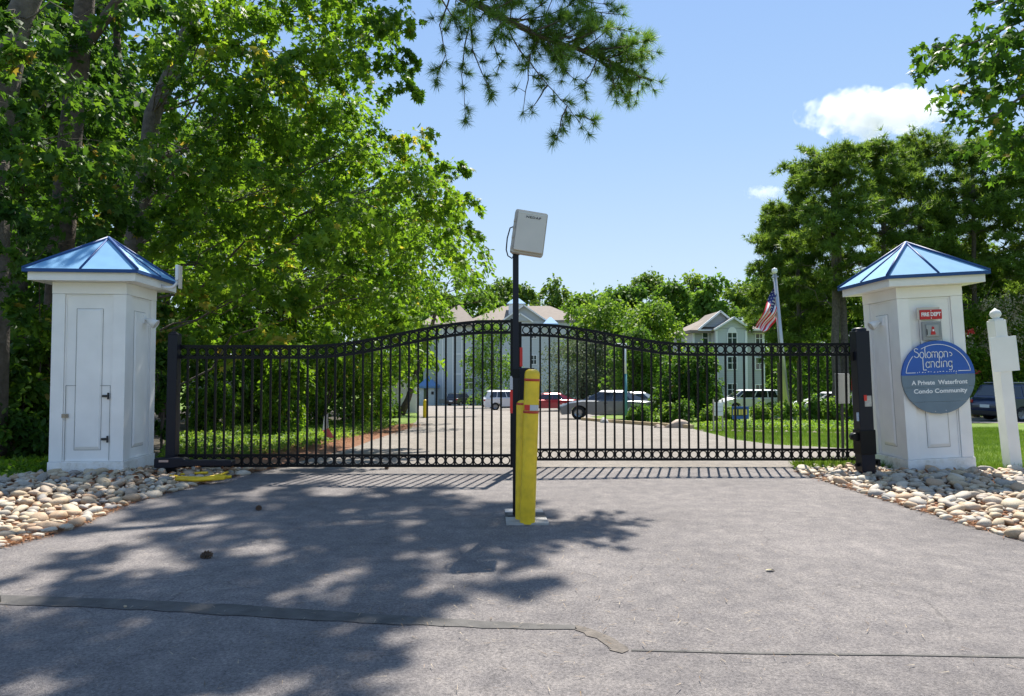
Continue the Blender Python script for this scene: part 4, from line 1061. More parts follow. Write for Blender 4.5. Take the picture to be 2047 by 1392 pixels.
bA = empty('apartment_building', (P(960, 0, 97).x, 97, G(97)), 0, 'pale grey apartment block with tan hip roofs left of the reader post', 'building')
def finish(root, before):
    for o in list(COL.objects):
        if o not in before and o.parent is root: o.location = -Vector(root.location)
before = set(COL.objects)
YA = 97
w = MB(); pb_box(w, 872, 645, 948, 812, YA, 12, z0=G(YA) - .5); w.build('wall', M_SIDING, bA)
w = MB(); pb_box(w, 949, 643, 1158, 812, YA + 3, 12, z0=G(YA) - .5); w.build('wall', M_SIDING, bA)
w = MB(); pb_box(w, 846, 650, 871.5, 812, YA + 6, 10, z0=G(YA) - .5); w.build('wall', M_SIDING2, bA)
w = MB(); pb_box(w, 1000, 640, 1098, 812, YA + 1, 2.05, z0=G(YA) - .5); w.build('wall', M_SIDING, bA)
r_ = MB()
def hip(mb, px0, px1, pye, pyr, Y, dep, inset=.35, over=.7):
    a, b = P(px0, pye, Y - over), P(px1, pye, Y - over); zr_ = P(0, pyr, Y + dep / 2).z; ze = a.z
    y0, y1 = Y - over, Y + dep + over; L = (b.x - a.x); ins = min(L * .49, dep / 2 * inset * 2)
    v = [(a.x, y0, ze), (b.x, y0, ze), (b.x, y1, ze), (a.x, y1, ze), (a.x + ins, (y0 + y1) / 2, zr_), (b.x - ins, (y0 + y1) / 2, zr_)]
    v += [(x, y, z - .3) for x, y, z in v[:4]]
    mb.add(v, [(0, 1, 5, 4), (1, 2, 5), (2, 3, 4, 5), (3, 0, 4), (6, 7, 1, 0), (7, 8, 2, 1), (8, 9, 3, 2), (9, 6, 0, 3), (9, 8, 7, 6)])
hip(r_, 862, 956, 648, 609, YA, 12, .45); r_.build('roof', M_ROOFT, bA)
r_ = MB(); hip(r_, 938, 1170, 640, 612, YA + 3, 12, .4); r_.build('roof', M_ROOFT, bA)
r_ = MB(); hip(r_, 838, 884, 649, 627, YA + 6, 10, .4); r_.build('roof', M_ROOFT, bA)
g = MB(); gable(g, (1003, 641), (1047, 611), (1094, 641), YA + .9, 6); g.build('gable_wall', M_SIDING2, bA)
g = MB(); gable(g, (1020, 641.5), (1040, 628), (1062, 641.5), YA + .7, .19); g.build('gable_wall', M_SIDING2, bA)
rf = MB()
for (e, k) in (((998, 645), (1047, 609)), ((1047, 609), (1099, 645))):
    A, B = P(*e, YA + .4), P(*k, YA + .4); rf.add([A, B, B + Vector((0, 8, 0)), A + Vector((0, 8, 0))], [(0, 1, 2, 3)])
rf.build('roof', M_ROOFT, bA)
rake(bA, (998, 645), (1047, 609.5), YA + .35); rake(bA, (1099, 645), (1047, 609.5), YA + .35)
rake(bA, (1016, 643), (1040, 626), YA + .55); rake(bA, (1066, 643), (1040, 626), YA + .55)
a = P(1032, 609, YA + 6); s = 19 / F * (YA + 6)
cu = MB(); cu.box(a.x - s * .8, a.x + s * .8, YA + 6 - s * .8, YA + 6 + s * .8, a.z - 1.6, a.z); cu.build('cupola', M_WHITE2, bA)
cu = MB(); cu.add([(a.x - s, YA + 6 - s, a.z), (a.x + s, YA + 6 - s, a.z), (a.x + s, YA + 6 + s, a.z), (a.x - s, YA + 6 + s, a.z), (a.x, YA + 6, a.z + 1.25)], [(0, 1, 4), (1, 2, 4), (2, 3, 4), (3, 0, 4), (3, 2, 1, 0)])
cu.build('cupola_roof', M_ROOFB, bA)
cu = MB(); hip(cu, 1086, 1116, 647, 634, YA - .5, 1.9, .5, .2); cu.build('dormer_roof', M_ROOFB, bA)
for px in (873, 884.5, 905, 923, 947):
    w = MB(); pb_box(w, px - 1, 648, px + 1, 811, YA - .06, .05, z0=G(YA)); w.build('trim_board', M_WHITE2, bA)
for py in (708, 748):
    w = MB(); pb_box(w, 906.5, py - 1, 921.5, py + 1, YA - .05, .04); pb_box(w, 925, py - 1, 945.5, py + 1, YA - .05, .04); w.build('trim_board', M_WHITE2, bA)
for py0, py1 in ((664, 675), (708, 727)):
    win_part(bA, 928, py0, 934, py1, YA, 1, 2, glass=M_GLASSG); win_part(bA, 939, py0, 945, py1, YA, 1, 2, glass=M_GLASSG)
    win_part(bA, 958, py0, 966, py1, YA + 3, 2, 2, glass=M_GLASSG); win_part(bA, 980, py0, 988, py1, YA + 3, 2, 2, glass=M_GLASSG)
    win_part(bA, 1062, py0 + 3, 1072, py1 + 1, YA + 1, 2, 2); win_part(bA, 1110, py0, 1120, py1, YA + 3, 2, 2); win_part(bA, 1136, py0, 1146, py1, YA + 3, 2, 2)
win_part(bA, 929, 766, 945, 778, YA, 2, 1, True, glass=M_GLASSG)
win_part(bA, 980, 766, 990, 778, YA + 3, 2, 2, glass=M_GLASSG); win_part(bA, 1110, 750, 1120, 768, YA + 3, 2, 2)
# entrance porch with blue roof
w = MB(); pb_box(w, 838, 774, 868, 812, YA - 3, 2.9, z0=G(YA) - .4); w.build('porch_wall', M_SIDING, bA)
r_ = MB(); hip(r_, 834, 874, 772, 752, YA - 3, 2.9, .5, .3); r_.build('porch_roof', mat('blue_metal_roof', (.09, .2, .36), .4), bA)
w = MB(); pb_box(w, 847, 776, 852, 808, YA - 3.06, .05); w.build('door', M_GLASS, bA)
w = MB(); pb_box(w, 862, 783, 867, 789, YA - 3.05, .04); w.build('notice', M_TXTK, bA)
w = MB(); pb_box(w, 878, 798, 889, 806, YA - .07, .06); w.build('vent', M_GREYD, bA)
finish(bA, before)

bB = empty('apartment_building', (P(1460, 0, 72).x, 72, G(72)), 0, 'grey apartment house with two gables and arched window left of the flagpole', 'building')
before = set(COL.objects); YB = 72
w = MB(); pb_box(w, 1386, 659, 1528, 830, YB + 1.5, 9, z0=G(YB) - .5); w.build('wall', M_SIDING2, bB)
w = MB(); pb_box(w, 1434, 657, 1492, 830, YB, 1.45, z0=G(YB) - .5); w.build('wall', M_SIDING, bB)
w = MB(); gable(w, (1436, 656.5), (1468, 636), (1492, 656.5), YB + .002, 5); w.build('gable_wall', M_SIDING, bB)
w = MB(); gable(w, (1402, 654), (1441, 624), (1478, 654), YB + 1.3, 5); w.build('gable_wall', M_SIDING2, bB)
r_ = MB(); hip(r_, 1378, 1540, 660, 627, YB + 1.5, 9, .5); r_.build('roof', M_ROOFT, bB)
rf = MB()
for (e, k, yy) in (((1428, 659), (1468, 634), -.5), ((1468, 634), (1505, 659), -.5), ((1397, 658), (1441, 621.5), .9), ((1441, 621.5), (1482, 657), .9)):
    A, B = P(*e, YB + yy), P(*k, YB + yy); rf.add([A, B, B + Vector((0, 6, 0)), A + Vector((0, 6, 0))], [(0, 1, 2, 3)])
rf.build('roof', M_ROOFT, bB)
for e, k, yy in (((1428, 659), (1468, 634), -.5), ((1505, 659), (1468, 634), -.5), ((1397, 658), (1441, 621.5), .9), ((1466, 642), (1441, 621.5), .9)): rake(bB, e, k, YB + yy - .03)
w = MB(); pb_box(w, 1396, 659, 1433, 661.5, YB + .7, .75); pb_box(w, 1493, 658, 1538, 661, YB + .7, .75); w.build('eave', M_WHITE2, bB)
for py0, py1 in ((666, 686), (714, 738), (768, 790)):
    win_part(bB, 1405, py0, 1414.5, py1, YB + 1.5, 1, 2); win_part(bB, 1424, py0, 1431, py1, YB + 1.5, 1, 1, glass=mat('curtain', (.5, .52, .5), .7))
    win_part(bB, 1455, py0, 1472, py1, YB, 2, 2, 'w' if py0 == 666 else False); win_part(bB, 1511, py0 + 2, 1526, py1, YB + 1.5, 2, 2)
for px in (1387.5, 1433.5, 1492.5, 1527):
    w = MB(); pb_box(w, px - 1.2, 661.5, px + 1.2, 829, YB - .06 if 1430 < px < 1500 else YB + 1.44, .05, z0=G(YB)); w.build('trim_board', M_WHITE2, bB)
finish(bB, before)

bC = empty('house_corner', (P(2046, 0, 36).x, 36, G(36)), 0, 'corner of a house with tan roof edge at the far right', 'building')
before = set(COL.objects)
w = MB(); w.box(P(2041, 0, 42).x, 60, 36, 42, G(36), P(0, 541, 36).z); w.build('wall', M_SIDING, bC)
r_ = MB(); hip(r_, 2225, 2630, 541, 500, 36, 6, .5, .5); r_.build('roof', M_ROOFT, bC)
finish(bC, before)

# utility enclosure and fence on the left
def panel_wall(name, label, cat, px0, px1, pyt, pyb, Y, n, m, side=0):
    a, b = P(px0, pyb, Y), P(px1, pyt, Y); r = empty(name, (a.x, Y, G(Y)), 0, label, cat); H = b.z - G(Y); L = b.x - a.x
    for i in range(n):
        x0 = L * i / n + .02; x1 = L * (i + 1) / n - .02
        o = box('panel', x0, x1, -.03, .03, .03, H - .06, m, r, .008)
    for i in range(n + 1): box('post', L * i / n - .05 - (0 if i else -.03), L * i / n + .05, .031, .12, 0, H, m, r, .006)
    box('rail', 0, L, -.045, .031, H - .055, H, m, r, .004); box('rail', 0, L, -.04, -.031, H * .45, H * .45 + .08, m, r)
    if side: box('side_wall', 0, .08, .13, side, 0, H, m, r)
    return r
panel_wall('utility_enclosure', 'white panelled enclosure at the road edge left of the apartment block', 'enclosure', 771, 834, 753, 828, 47, 3, M_WHITE, 3)
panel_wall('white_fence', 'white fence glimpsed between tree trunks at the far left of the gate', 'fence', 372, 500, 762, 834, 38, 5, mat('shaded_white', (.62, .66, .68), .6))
yb_ = empty('short_bollard', GR(850, 836), 0, 'tiny yellow bollard on the kerb in front of the enclosure', 'bollard')
MB().lathe([(.12, 0), (.12, .85), (.09, .95), (.001, .98)], 14).build('cover', M_YEL, yb_)

# flagpole and flag
YF = 30.5
fb = P(1574, 800, YF); fp = empty('flagpole', (fb.x, YF, G(YF)), 0, 'tall silver flagpole with ball top rising behind the right gate leaf', 'flagpole')
tp = P(1549, 548, YF); th = math.atan2(tp.x - fb.x, tp.z - G(YF)); fp.rotation_euler = (0, th, 0)
HF = (Vector((tp.x, YF, tp.z)) - fp.location).length
MB().tube([(0, 0, 0), (0, 0, HF)], [.16, .075], 14).build('pole', mat('brushed_metal', (.5, .49, .47), .35, metal=.7), fp)
MB().lathe([(.001, HF), (.1, HF + .04), (.13, HF + .14), (.1, HF + .24), (.001, HF + .28)], 14).build('ball', M_WHITE2, fp)
MB().box(-.14, .14, -.05, .05, HF - .16, HF - .10).build('truck', M_RIM, fp)
fl = empty('flag', P(1552, 573, YF - .05), 0, 'american flag drooping from the flagpole', 'flag')
M_FR = mat('flag_red', (.75, .03, .04), .75); M_FW = mat('flag_white', (.88, .88, .88), .75); M_FB = mat('flag_blue', (.03, .035, .16), .75)
hoist = [P(1550, 570, YF), P(1551.5, 638, YF)]
N, Mx = 39, 30; fm = MB(); vs = []
o0 = Vector(fl.location)
for j in range(N + 1):
    s = j / N
    A = hoist[0].lerp(hoist[1], s)
    for i in range(Mx + 1):
        t = i / Mx
        E = P(1513, 650, YF).lerp(P(1522, 666, YF), s)          # fly edge hangs low and bunched
        Mid = P(1533, 606, YF).lerp(P(1545, 656, YF), s)
        p = A * (1 - t) ** 2 + Mid * 2 * t * (1 - t) + E * t * t
        p.y += .22 * math.sin(t * 7 + s * 5) * t ** .5 + .1 * math.sin(s * 16 + t * 3)
        vs.append(p - o0)
for j in range(N):
    for i in range(Mx):
        mi = 2 if (j < N * 7 / 13 and i < Mx * .4) else (0 if (j // 3) % 2 == 0 else 1)
        fm.add([], []); k = j * (Mx + 1) + i; fm.f.append([k, k + 1, k + Mx + 2, k + Mx + 1]); fm.sm.append(True); fm.mi.append(mi)
fm.v = [tuple(v) for v in vs]; me = fm.mesh('cloth', [M_FR, M_FW, M_FB]); cl = link('cloth', me, None, fl)
stt = MB()
for j in range(2, 20, 4):
    for i in range(1, 12, 3):
        p = Vector(vs[j * (Mx + 1) + i]) + Vector((0, -.012, 0)); s = .03
        stt.add([p + Vector((0, 0, s)), p + Vector((-s, 0, -s * .7)), p + Vector((s, 0, -s * .7))], [(0, 1, 2)])
st_ = stt.build('stars', M_FW, cl); st_['kind'] = 'stuff'

# teal lamp post
tl = empty('lamp_post', GR(1250, 842), 0, 'slim teal and white lamp post beside the silver saloon', 'lamp post'); Yt = tl.location.y; Zt = P(0, 690, Yt).z - tl.location.z
MB().tube([(0, 0, 0), (0, 0, Zt * .62)], [.12, .085], 12).build('pole', mat('teal_paint', (.08, .24, .26), .5), tl)
MB().tube([(0, 0, Zt * .62), (0, 0, Zt)], [.085, .05], 12).build('upper_pole', M_WHITE2, tl)
MB().box(-.45, .08, -.1, .1, Zt - .05, Zt + .08).build('lamp_head', M_WHITE2, tl, .03)
# small signs in the bed
sg = empty('info_board', GR(1437, 862), 0, 'small grey louvred notice board in the flower bed', 'sign'); Ys = sg.location.y
zt, zb_ = P(0, 805, Ys).z - sg.location.z, P(0, 832, Ys).z - sg.location.z; wd = 9 / F * Ys
box('board', -wd, wd, 0, .05, zb_, zt, M_GREYP, sg)
for i in range(3): z = zb_ + (zt - zb_) * (i + .5) / 3; box('slat', -wd * .95, wd * .95, -.02, -.002, z - .06, z + .07, M_WHITE2, sg)
for s in (-1, 1): box('leg', s * wd - .02, s * wd + .02, .051, .08, 0, zt + .1, M_GREYD, sg)
sg = empty('yard_sign', GR(1481, 864), 0, 'blue yard sign with yellow lettering in front of the hedge', 'sign'); Ys = sg.location.y
zt, zb_ = P(0, 813, Ys).z - sg.location.z, P(0, 838, Ys).z - sg.location.z; wd = 16.5 / F * Ys
box('board', -wd, wd, 0, .04, zb_, zt, mat('yard_blue', (.02, .09, .32), .4), sg)
box('dark_band', -wd * .9, wd * .65, -.005, -.001, zb_ + .10, zb_ + .33, mat('band_dark', (.02, .06, .05), .5), sg)
for x0, x1 in ((-.34, -.30), (-.24, -.12), (-.06, 0), (.02, .07), (.12, .2)): box('mark', x0, x1, -.009, -.0055, zb_ + .13, zb_ + .30, mat('mark_yellow', (.7, .55, .1), .5), sg)
for s in (-.7, .7): box('leg', s * wd - .02, s * wd + .02, .041, .07, 0, zt * .9, M_TXTK, sg)
gf = empty('garden_flag', GR(655, 884), 0, 'small red and white garden flag on the ground cover behind the gate', 'flag')
MB().tube([(0, 0, 0), (0, 0, .7)], .01, 6).build('stake', M_TXTK, gf)
MB().add([(0, 0, .68), (-.10, .02, .62), (-.12, -.02, .28), (.02, 0, .34)], [(0, 1, 2, 3)]).build('cloth', M_FW, gf)
MB().add([(.02, -.01, .33), (-.14, .02, .30), (.03, -.03, .05), (.16, 0, .12)], [(0, 1, 2, 3)]).build('red_cloth', mat('pale_red', (.6, .12, .12), .7), gf)
bin_ = empty('recycling_bin', GR(718, 842), 0, 'small blue bin under the trees behind the gate', 'bin')
Yx = bin_.location.y; q = Yx / F
MB().add([(x * (1 if z else .85), y * (1 if z else .85), z) for z in (0, 26 * q) for x, y in ((-7 * q, -.25), (7 * q, -.25), (7 * q, .25), (-7 * q, .25))], [(0, 1, 5, 4), (1, 2, 6, 5), (2, 3, 7, 6), (3, 0, 4, 7), (4, 5, 6, 7)]).build('tub', mat('faded_blue', (.18, .27, .38), .5), bin_)
MB().box(-7.6 * q, 7.6 * q, -.28, .28, 26.1 * q, 28 * q).build('lid', mat('faded_blue', (.18, .27, .38), .5), bin_, .02)

# kerb along bed and boulders
kb_ = MB(); line = [gxy(*p) for p in ((1165, 841), (1225, 846), (1290, 851), (1384, 858))]
for i in range(len(line) - 1):
    a, b = Vector(line[i]), Vector(line[i + 1]); d = (b - a).normalized(); n = Vector((-d.y, d.x)) * .08
    q = [a - n, b - n, b + n, a + n]
    kb_.add([(p.x, p.y, G(p.y) + z) for z in (0, .14) for p in q], [(0, 1, 5, 4), (1, 2, 6, 5), (2, 3, 7, 6), (3, 0, 4, 7), (4, 5, 6, 7)])
o = kb_.build('kerb', mat('kerb_tan', (.5, .38, .22), .8, noise=.2), None); o['kind'] = 'structure'
def boulder(px, py, w, h, label, seed, m=None):
    p = GR(px, py); me = stone_meshes(1, None)[0]; r = random.Random(seed)
    bm = bmesh.new(); bmesh.ops.create_icosphere(bm, subdivisions=3, radius=1)
    for v in bm.verts:
        v.co *= 1 + .12 * math.sin(v.co.x * 4 + seed) + .1 * math.sin(v.co.y * 5 + v.co.z * 3 + seed * 2)
    k = p.y / F
    for v in bm.verts: v.co = Vector((v.co.x * w / 2 * k, v.co.y * w / 2 * k * .8, v.co.z * h * k * .75))
    for f in bm.faces: f.smooth = True
    me = bpy.data.meshes.new('boulder'); bm.to_mesh(me); bm.free()
    o = link('boulder', me, m or mat('boulder_rock', (.42, .33, .26), .85, noise=.3, nscale=3, bump=.6, bscale=12)); o.location = p
    return tag(o, label, 'boulder', 'landscape boulders in the flower bed')
boulder(1358, 856, 55, 22, 'largest tan boulder at the corner of the flower bed', 1)
boulder(1208, 846, 20, 13, 'pale round boulder in front of the grey saloon', 2, mat('pale_rock', (.5, .48, .44), .85, noise=.2, nscale=3))
boulder(1318, 856, 22, 9, 'low tan boulder left of the largest one', 3); 
rr = random.Random(9)
for i, px in enumerate(range(1405, 1740, 15)):
    o = boulder(px + rr.uniform(-4, 4), 862 + (px - 1405) * .018, rr.uniform(9, 17), rr.uniform(3, 5), 'small flat edging stone between flower bed and lawn', i + 10); o.name = 'edging_stone'; o['category'] = 'stone'; o['group'] = 'edging stones along the flower bed'

# cones, leaf, pebble on the asphalt
def cone(px, py, s, label, rz):
    p = GR(px, py); r = empty('pine_cone', p + Vector((0, 0, .012 + s * .4)), rz, label, 'pine cone', 'pine cones on the asphalt'); r.rotation_euler = (R(78), 0, rz)
    mb = MB(); mb.lathe([(.001, -s), (s * .35, -s * .8), (s * .4, 0), (s * .25, s * .7), (.001, s)], 8); mb.build('core', M_BARK, r)
    sc = MB()
    for k in range(44):
        t = k / 43; z = -s * .9 + 1.8 * s * t; rad_ = s * (.62 * math.sin(math.pi * (.12 + .8 * (1 - t))) ** .7); a = k * 2.399
        d = Vector((math.cos(a), math.sin(a), 0)); q = Vector((-d.y, d.x, 0)) * s * .14
        b0 = d * rad_ * .3 + Vector((0, 0, z)); e = d * rad_ * 1.15 + Vector((0, 0, z + s * .18))
        sc.add([b0 + q, b0 - q, e - q * .8, e + q * .8, e + Vector((0, 0, s * .09))], [(0, 1, 2, 3), (3, 2, 4), (0, 3, 4), (1, 4, 2)])
    o = sc.build('scales', mat('cone_brown', (.12, .07, .04), .8), r); o['kind'] = 'stuff'
cone(411, 1119, .052, 'open pine cone nearest the camera on the left asphalt', 1.2)
cone(517, 1022, .045, 'pine cone in the shade left of the bollard', .4)
cone(773, 940, .045, 'pine cone lying just under the left gate leaf', .2)
lf = link('fallen_leaf', tri_mesh('fallen_leaf', *scatter(np.array([[*GR(1530, 1146).xy, .022]]), np.array([[1., .1, .02]]), np.array([[0, .2, 1.]]), np.array([.075]), np.array([.5]), shape_oval()), mat('dry_leaf', (.5, .45, .25), .8)))
tag(lf, 'single pale yellow leaf lying on the sunlit asphalt', 'leaf')
pb2 = link('pebble', STM[2]); pb2.location = GR(250, 1219) + Vector((0, 0, .02)); pb2.scale = (.012, .012, .014); tag(pb2, 'tiny white pebble on the dark asphalt joint', 'pebble')

#VEGETATION
# ------------------------------------------------------------------ vegetation
STAR, OVAL, KITE, BLADE = shape_star(), shape_oval(), shape_kite(), shape_blade()
TUFT = shape_tuft(8, .085, .6, 2); TUFT2 = shape_tuft(13, .07, .5, 5)
def V3(px, py, Y): p = P(px, py, Y); return (p.x, p.y, p.z)
def trunk_path(px0, py0, px1, py1, Y0, Y1, r0, r1, n=7, wob=.12):
    a = Vector(GR(px0, py0)) if py0 is not None else None
    a = P(px0, 800, Y0); a.z = G(Y0) - .05
    b = P(px1, py1, Y1); out = []
    for i in range(n + 1):
        t = i / n; p = a.lerp(b, t)
        if 0 < i < n: p += Vector((random.uniform(-1, 1), random.uniform(-1, 1), 0)) * wob
        out.append((p, (r0 + (r1 - r0) * t) * (1.35 if i == 0 else 1)))
    return out
def grid_pads(poly, step, Yr, rr_, n, holes=(), jit=.5, zmin=None):
    out = []; xs = [p[0] for p in poly]; ys = [p[1] for p in poly]
    y = min(ys)
    while y < max(ys):
        x = min(xs)
        while x < max(xs):
            px = x + random.uniform(-1, 1) * step * jit; py = y + random.uniform(-1, 1) * step * jit
            if inpoly(px, py, poly) and not any((px - a) ** 2 / c ** 2 + (py - b) ** 2 / d ** 2 < 1 for a, b, c, d in holes):
                r = random.uniform(*rr_); out.append((V3(px, py, random.uniform(*Yr)), r, int(n * (r / rr_[1]) ** 2)))
            x += step
        y += step
    random.shuffle(out)
    return out
holes = [(262, 165, 95, 80), (50, 318, 55, 50), (390, 200, 60, 35), (330, 265, 60, 30)]
# big near broadleaf tree, leaning limb, filling the upper left
polyE = [(300, -60), (770, -60), (770, 60), (745, 130), (740, 210), (800, 280), (865, 340), (885, 400), (885, 470), (860, 520), (800, 560), (770, 600), (700, 625), (560, 640), (420, 640), (340, 600), (330, 420), (300, 300)]
padsE = grid_pads(polyE, 64, (13, 17.5), (.7, 1.05), 400, holes)
padsE += [(V3(x, y, Y), r, int(300 * r)) for x, y, Y, r in ((805, 40, 14, .5), (800, 170, 14, .45), (835, 265, 14.5, .5), (905, 330, 15, .5), (925, 395, 15, .5), (925, 450, 15, .4), (800, 95, 14, .4), (420, 655, 13, .7), (520, 668, 13, .7), (640, 665, 13.5, .7), (740, 655, 14, .7), (820, 640, 15, .6))]
trE = trunk_path(225, None, 305, 230, 16, 16, .30, .19, 7, .05) + [(Vector(P(350, 130, 16)), .17), (Vector(P(420, -60, 16)), .13), (Vector(P(470, -300, 16)), .08)]
make_tree('sweetgum_tree', 'large bright green broadleaf tree with a leaning trunk spreading above the left gate leaf', trE, padsE, .155, M_LEAF, M_BARKG, STAR, maxl=38, limbr=.025, droop=.55, flat=.34)
# darker tree at the left edge, its crown reaching over the drive outside the frame
polyB = [(-80, -60), (300, -60), (300, 60), (200, 130), (190, 240), (330, 330), (330, 480), (-80, 520)]
padsB = grid_pads(polyB, 95, (10.3, 13.5), (.6, .9), 330, holes)
def shade_pad(px, py, z, r, n):
    g = GR(px, py); z *= 1.4; h = z / math.tan(SUN_EL)
    return ((g.x + math.sin(SUN_AZ) * h, g.y + math.cos(SUN_AZ) * h, z), r, n)
shade = [(40, 1240, 8.5, .7), (160, 1260, 9, .8), (300, 1250, 9, .8), (430, 1250, 9, .8), (90, 1340, 8, .7), (250, 1340, 8, .7), (420, 1330, 8, .7), (560, 1290, 8.5, .7), (660, 1280, 8.5, .5), (560, 1370, 8, .5), (30, 1390, 8, .6), (180, 1400, 8, .6),
         (300, 1170, 10, .5), (420, 1150, 10, .8), (560, 1120, 10.5, .7), (420, 1050, 12, 1.0), (560, 1040, 12, 1.0), (700, 1040, 12, 1.0), (840, 1050, 12, .9), (700, 1100, 11, .8), (830, 1110, 11, .8), (950, 1100, 11, .7), (960, 1050, 12, .8), (870, 1165, 10, .6), (960, 1165, 10, .5), (700, 1220, 9.5, .5), (800, 1210, 9.5, .35),
         (350, 1000, 13, .9), (480, 990, 13, 1.0), (650, 1000, 13, .9), (820, 1000, 13, .8), (960, 1010, 13, .6), (60, 1150, 9.5, .4), (330, 1095, 11, .5), (240, 1050, 12, .5), (500, 955, 14, .8), (400, 940, 14, .9), (620, 945, 14, .5)]
padsB += [(V3(x, y, 9.7), random.uniform(.3, .45), 120) for x, y in ((10, 40), (30, 110), (-5, 190), (20, 260), (5, 350), (35, 420), (10, 500), (-10, 560), (60, 60), (70, 300), (25, 600))]
padsB += [shade_pad(x, y, z, r * 1.0, int(620 * r * r + 90)) for x, y, z, r in shade]
trB = [(Vector((-8.15, 10.6, -.05)), .30), (Vector((-8.1, 10.6, 2.5)), .25), (Vector((-8.15, 10.6, 5)), .22), (Vector((-7.9, 10.7, 7)), .19), (Vector((-7.2, 10.8, 9)), .15), (Vector((-6.0, 10.8, 11)), .11), (Vector((-4.8, 10.8, 12.6)), .06)]
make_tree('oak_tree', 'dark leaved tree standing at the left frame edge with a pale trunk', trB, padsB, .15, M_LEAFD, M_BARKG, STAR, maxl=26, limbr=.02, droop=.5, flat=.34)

# pine behind the left pillar with the long overhanging branch
trP = [(Vector(P(98, 900, 12.4)), .27), (Vector(P(112, 700, 12.4)), .23), (Vector(P(122, 500, 12.4)), .21), (Vector(P(140, 280, 12.4)), .19), (Vector(P(165, 60, 12.4)), .17), (Vector(P(185, -200, 12.4)), .13), (Vector(P(200, -420, 12.4)), .08)]
trP[0][0].z = -.05
base = Vector(trP[0][0]); pine = empty('pine_tree', base, 0, 'tall pine behind the left pillar whose long branch hangs across the sky', 'tree')
MB().tube([p - base for p, r in trP], [r * (1.25 if i == 0 else 1) for i, (p, r) in enumerate(trP)], 12).build('trunk', M_BARK, pine)
br = MB(); tips = []
def bpath(pts, Y0, Y1, r0, r1, tw=True, dens=1.0, sub=.28):
    n = len(pts); W_ = [P(x, y, Y0 + (Y1 - Y0) * i / (n - 1)) for i, (x, y) in enumerate(pts)]
    # resample
    path = []
    for i in range(n - 1):
        m = 3
        for k in range(m): path.append(W_[i].lerp(W_[i + 1], k / m))
    path.append(W_[-1])
    for i in range(1, len(path) - 1): path[i] = path[i] + Vector((random.uniform(-1, 1), random.uniform(-1, 1), random.uniform(-1, 1))) * .012
    L = len(path); br.tube([p - base for p in path], [r0 + (r1 - r0) * i / (L - 1) for i in range(L)], 6, cap=False)
    if tw:
        for i in range(1, L):
            seg = path[i] - path[i - 1]; k = max(1, int(seg.length / .085 * dens))
            for q in range(k):
                if random.random() < .25: continue
                p = path[i - 1].lerp(path[i], random.random()); d = seg.normalized() + Vector((random.uniform(-1, 1), random.uniform(-1, 1), random.uniform(-.75, .95))) * 1.1
                d.normalize(); l = sub * random.uniform(.5, 1.5)
                e = p + d * l + Vector((0, 0, -.02)); br.tube([p - base, p.lerp(e, .5) + Vector((0, 0, .015)) - base, e - base], [.006, .004, .003], 4, cap=False)
                tips.append((e, d)); 
                if random.random() < .6: tips.append((p.lerp(e, .6), d))
        tips.append((path[-1], (path[-1] - path[-2]).normalized()))
    return path
bpath([(150, 120), (420, -260), (700, -190), (870, -40), (931, 0), (1011, 38), (1076, 72), (1133, 91), (1194, 110), (1267, 149), (1303, 160)], 12.4, 10, .10, .012, False)
bpath([(1076, 72), (1133, 91), (1194, 110), (1267, 149), (1303, 162)], 10.1, 10, .03, .008, True, 1.1)
bpath([(931, 0), (1011, 38), (1076, 72)], 10.3, 10.1, .02, .02, True, .7)
for pts, d_ in ([[(1000, 30), (1038, 99), (1070, 140), (1095, 171), (1133, 213), (1179, 270)], .8], [[(939, 20), (943, 100), (966, 152), (985, 186)], .7], [[(939, 40), (930, 90), (924, 152), (931, 244)], .55],
                [[(1076, 60), (1172, 23), (1248, 30)], 1.3], [[(1133, 88), (1210, 52), (1275, 66)], 1.3], [[(1194, 108), (1250, 95), (1297, 105)], 1.2], [[(1133, 91), (1200, 122), (1250, 140), (1262, 160)], 1.0],
                [[(1095, 80), (1120, 130), (1150, 160)], .8], [[(1060, 110), (1055, 160), (1045, 228)], .6], [[(1133, 213), (1122, 240), (1112, 280)], .5], [[(1150, 230), (1172, 236), (1187, 240)], .6],
                [[(960, -20), (1050, -10), (1130, -6), (1215, 10)], 1.2], [[(1030, 45), (1100, 30), (1180, -10)], 1.1], [[(1011, 38), (985, 80), (1000, 130)], .9], [[(1095, 171), (1075, 200), (1062, 215)], .6], [[(900, -10), (880, 50), (890, 110), (872, 160)], .6], [[(1194, 115), (1180, 150), (1165, 175)], .5], [[(1240, 135), (1225, 165), (1228, 172)], .4], [[(870, -20), (905, 30), (930, 60)], .9]):
    bpath(pts, 10.1 + random.uniform(-.3, .3), 10 + random.uniform(-.5, .5), .014, .004, True, d_, .17)
for k in range(50):
    t_ = random.random(); px_ = 905 + 380 * t_; py_ = -20 + 165 * t_ ** .9
    a_ = random.choice([random.uniform(-85, 10), random.uniform(-60, 0), random.uniform(40, 110)]); l_ = random.uniform(35, 105) * (1.15 if a_ < 10 else .7)
    ex, ey = px_ + l_ * math.cos(R(a_)), py_ + l_ * math.sin(R(a_)) 
    if ex > 1300 or (ex > 1180 and ey < 0.9 * (ex - 1180) - 30): continue
    bpath([(px_, py_), ((px_ + ex) / 2, (py_ + ey) / 2 + 5), (ex, ey)], 10.1 + random.uniform(-.2, .2), 10.1 + random.uniform(-.9, .9), .011, .004, True, .9, .17)
br.build('branches', M_TWIG, pine)
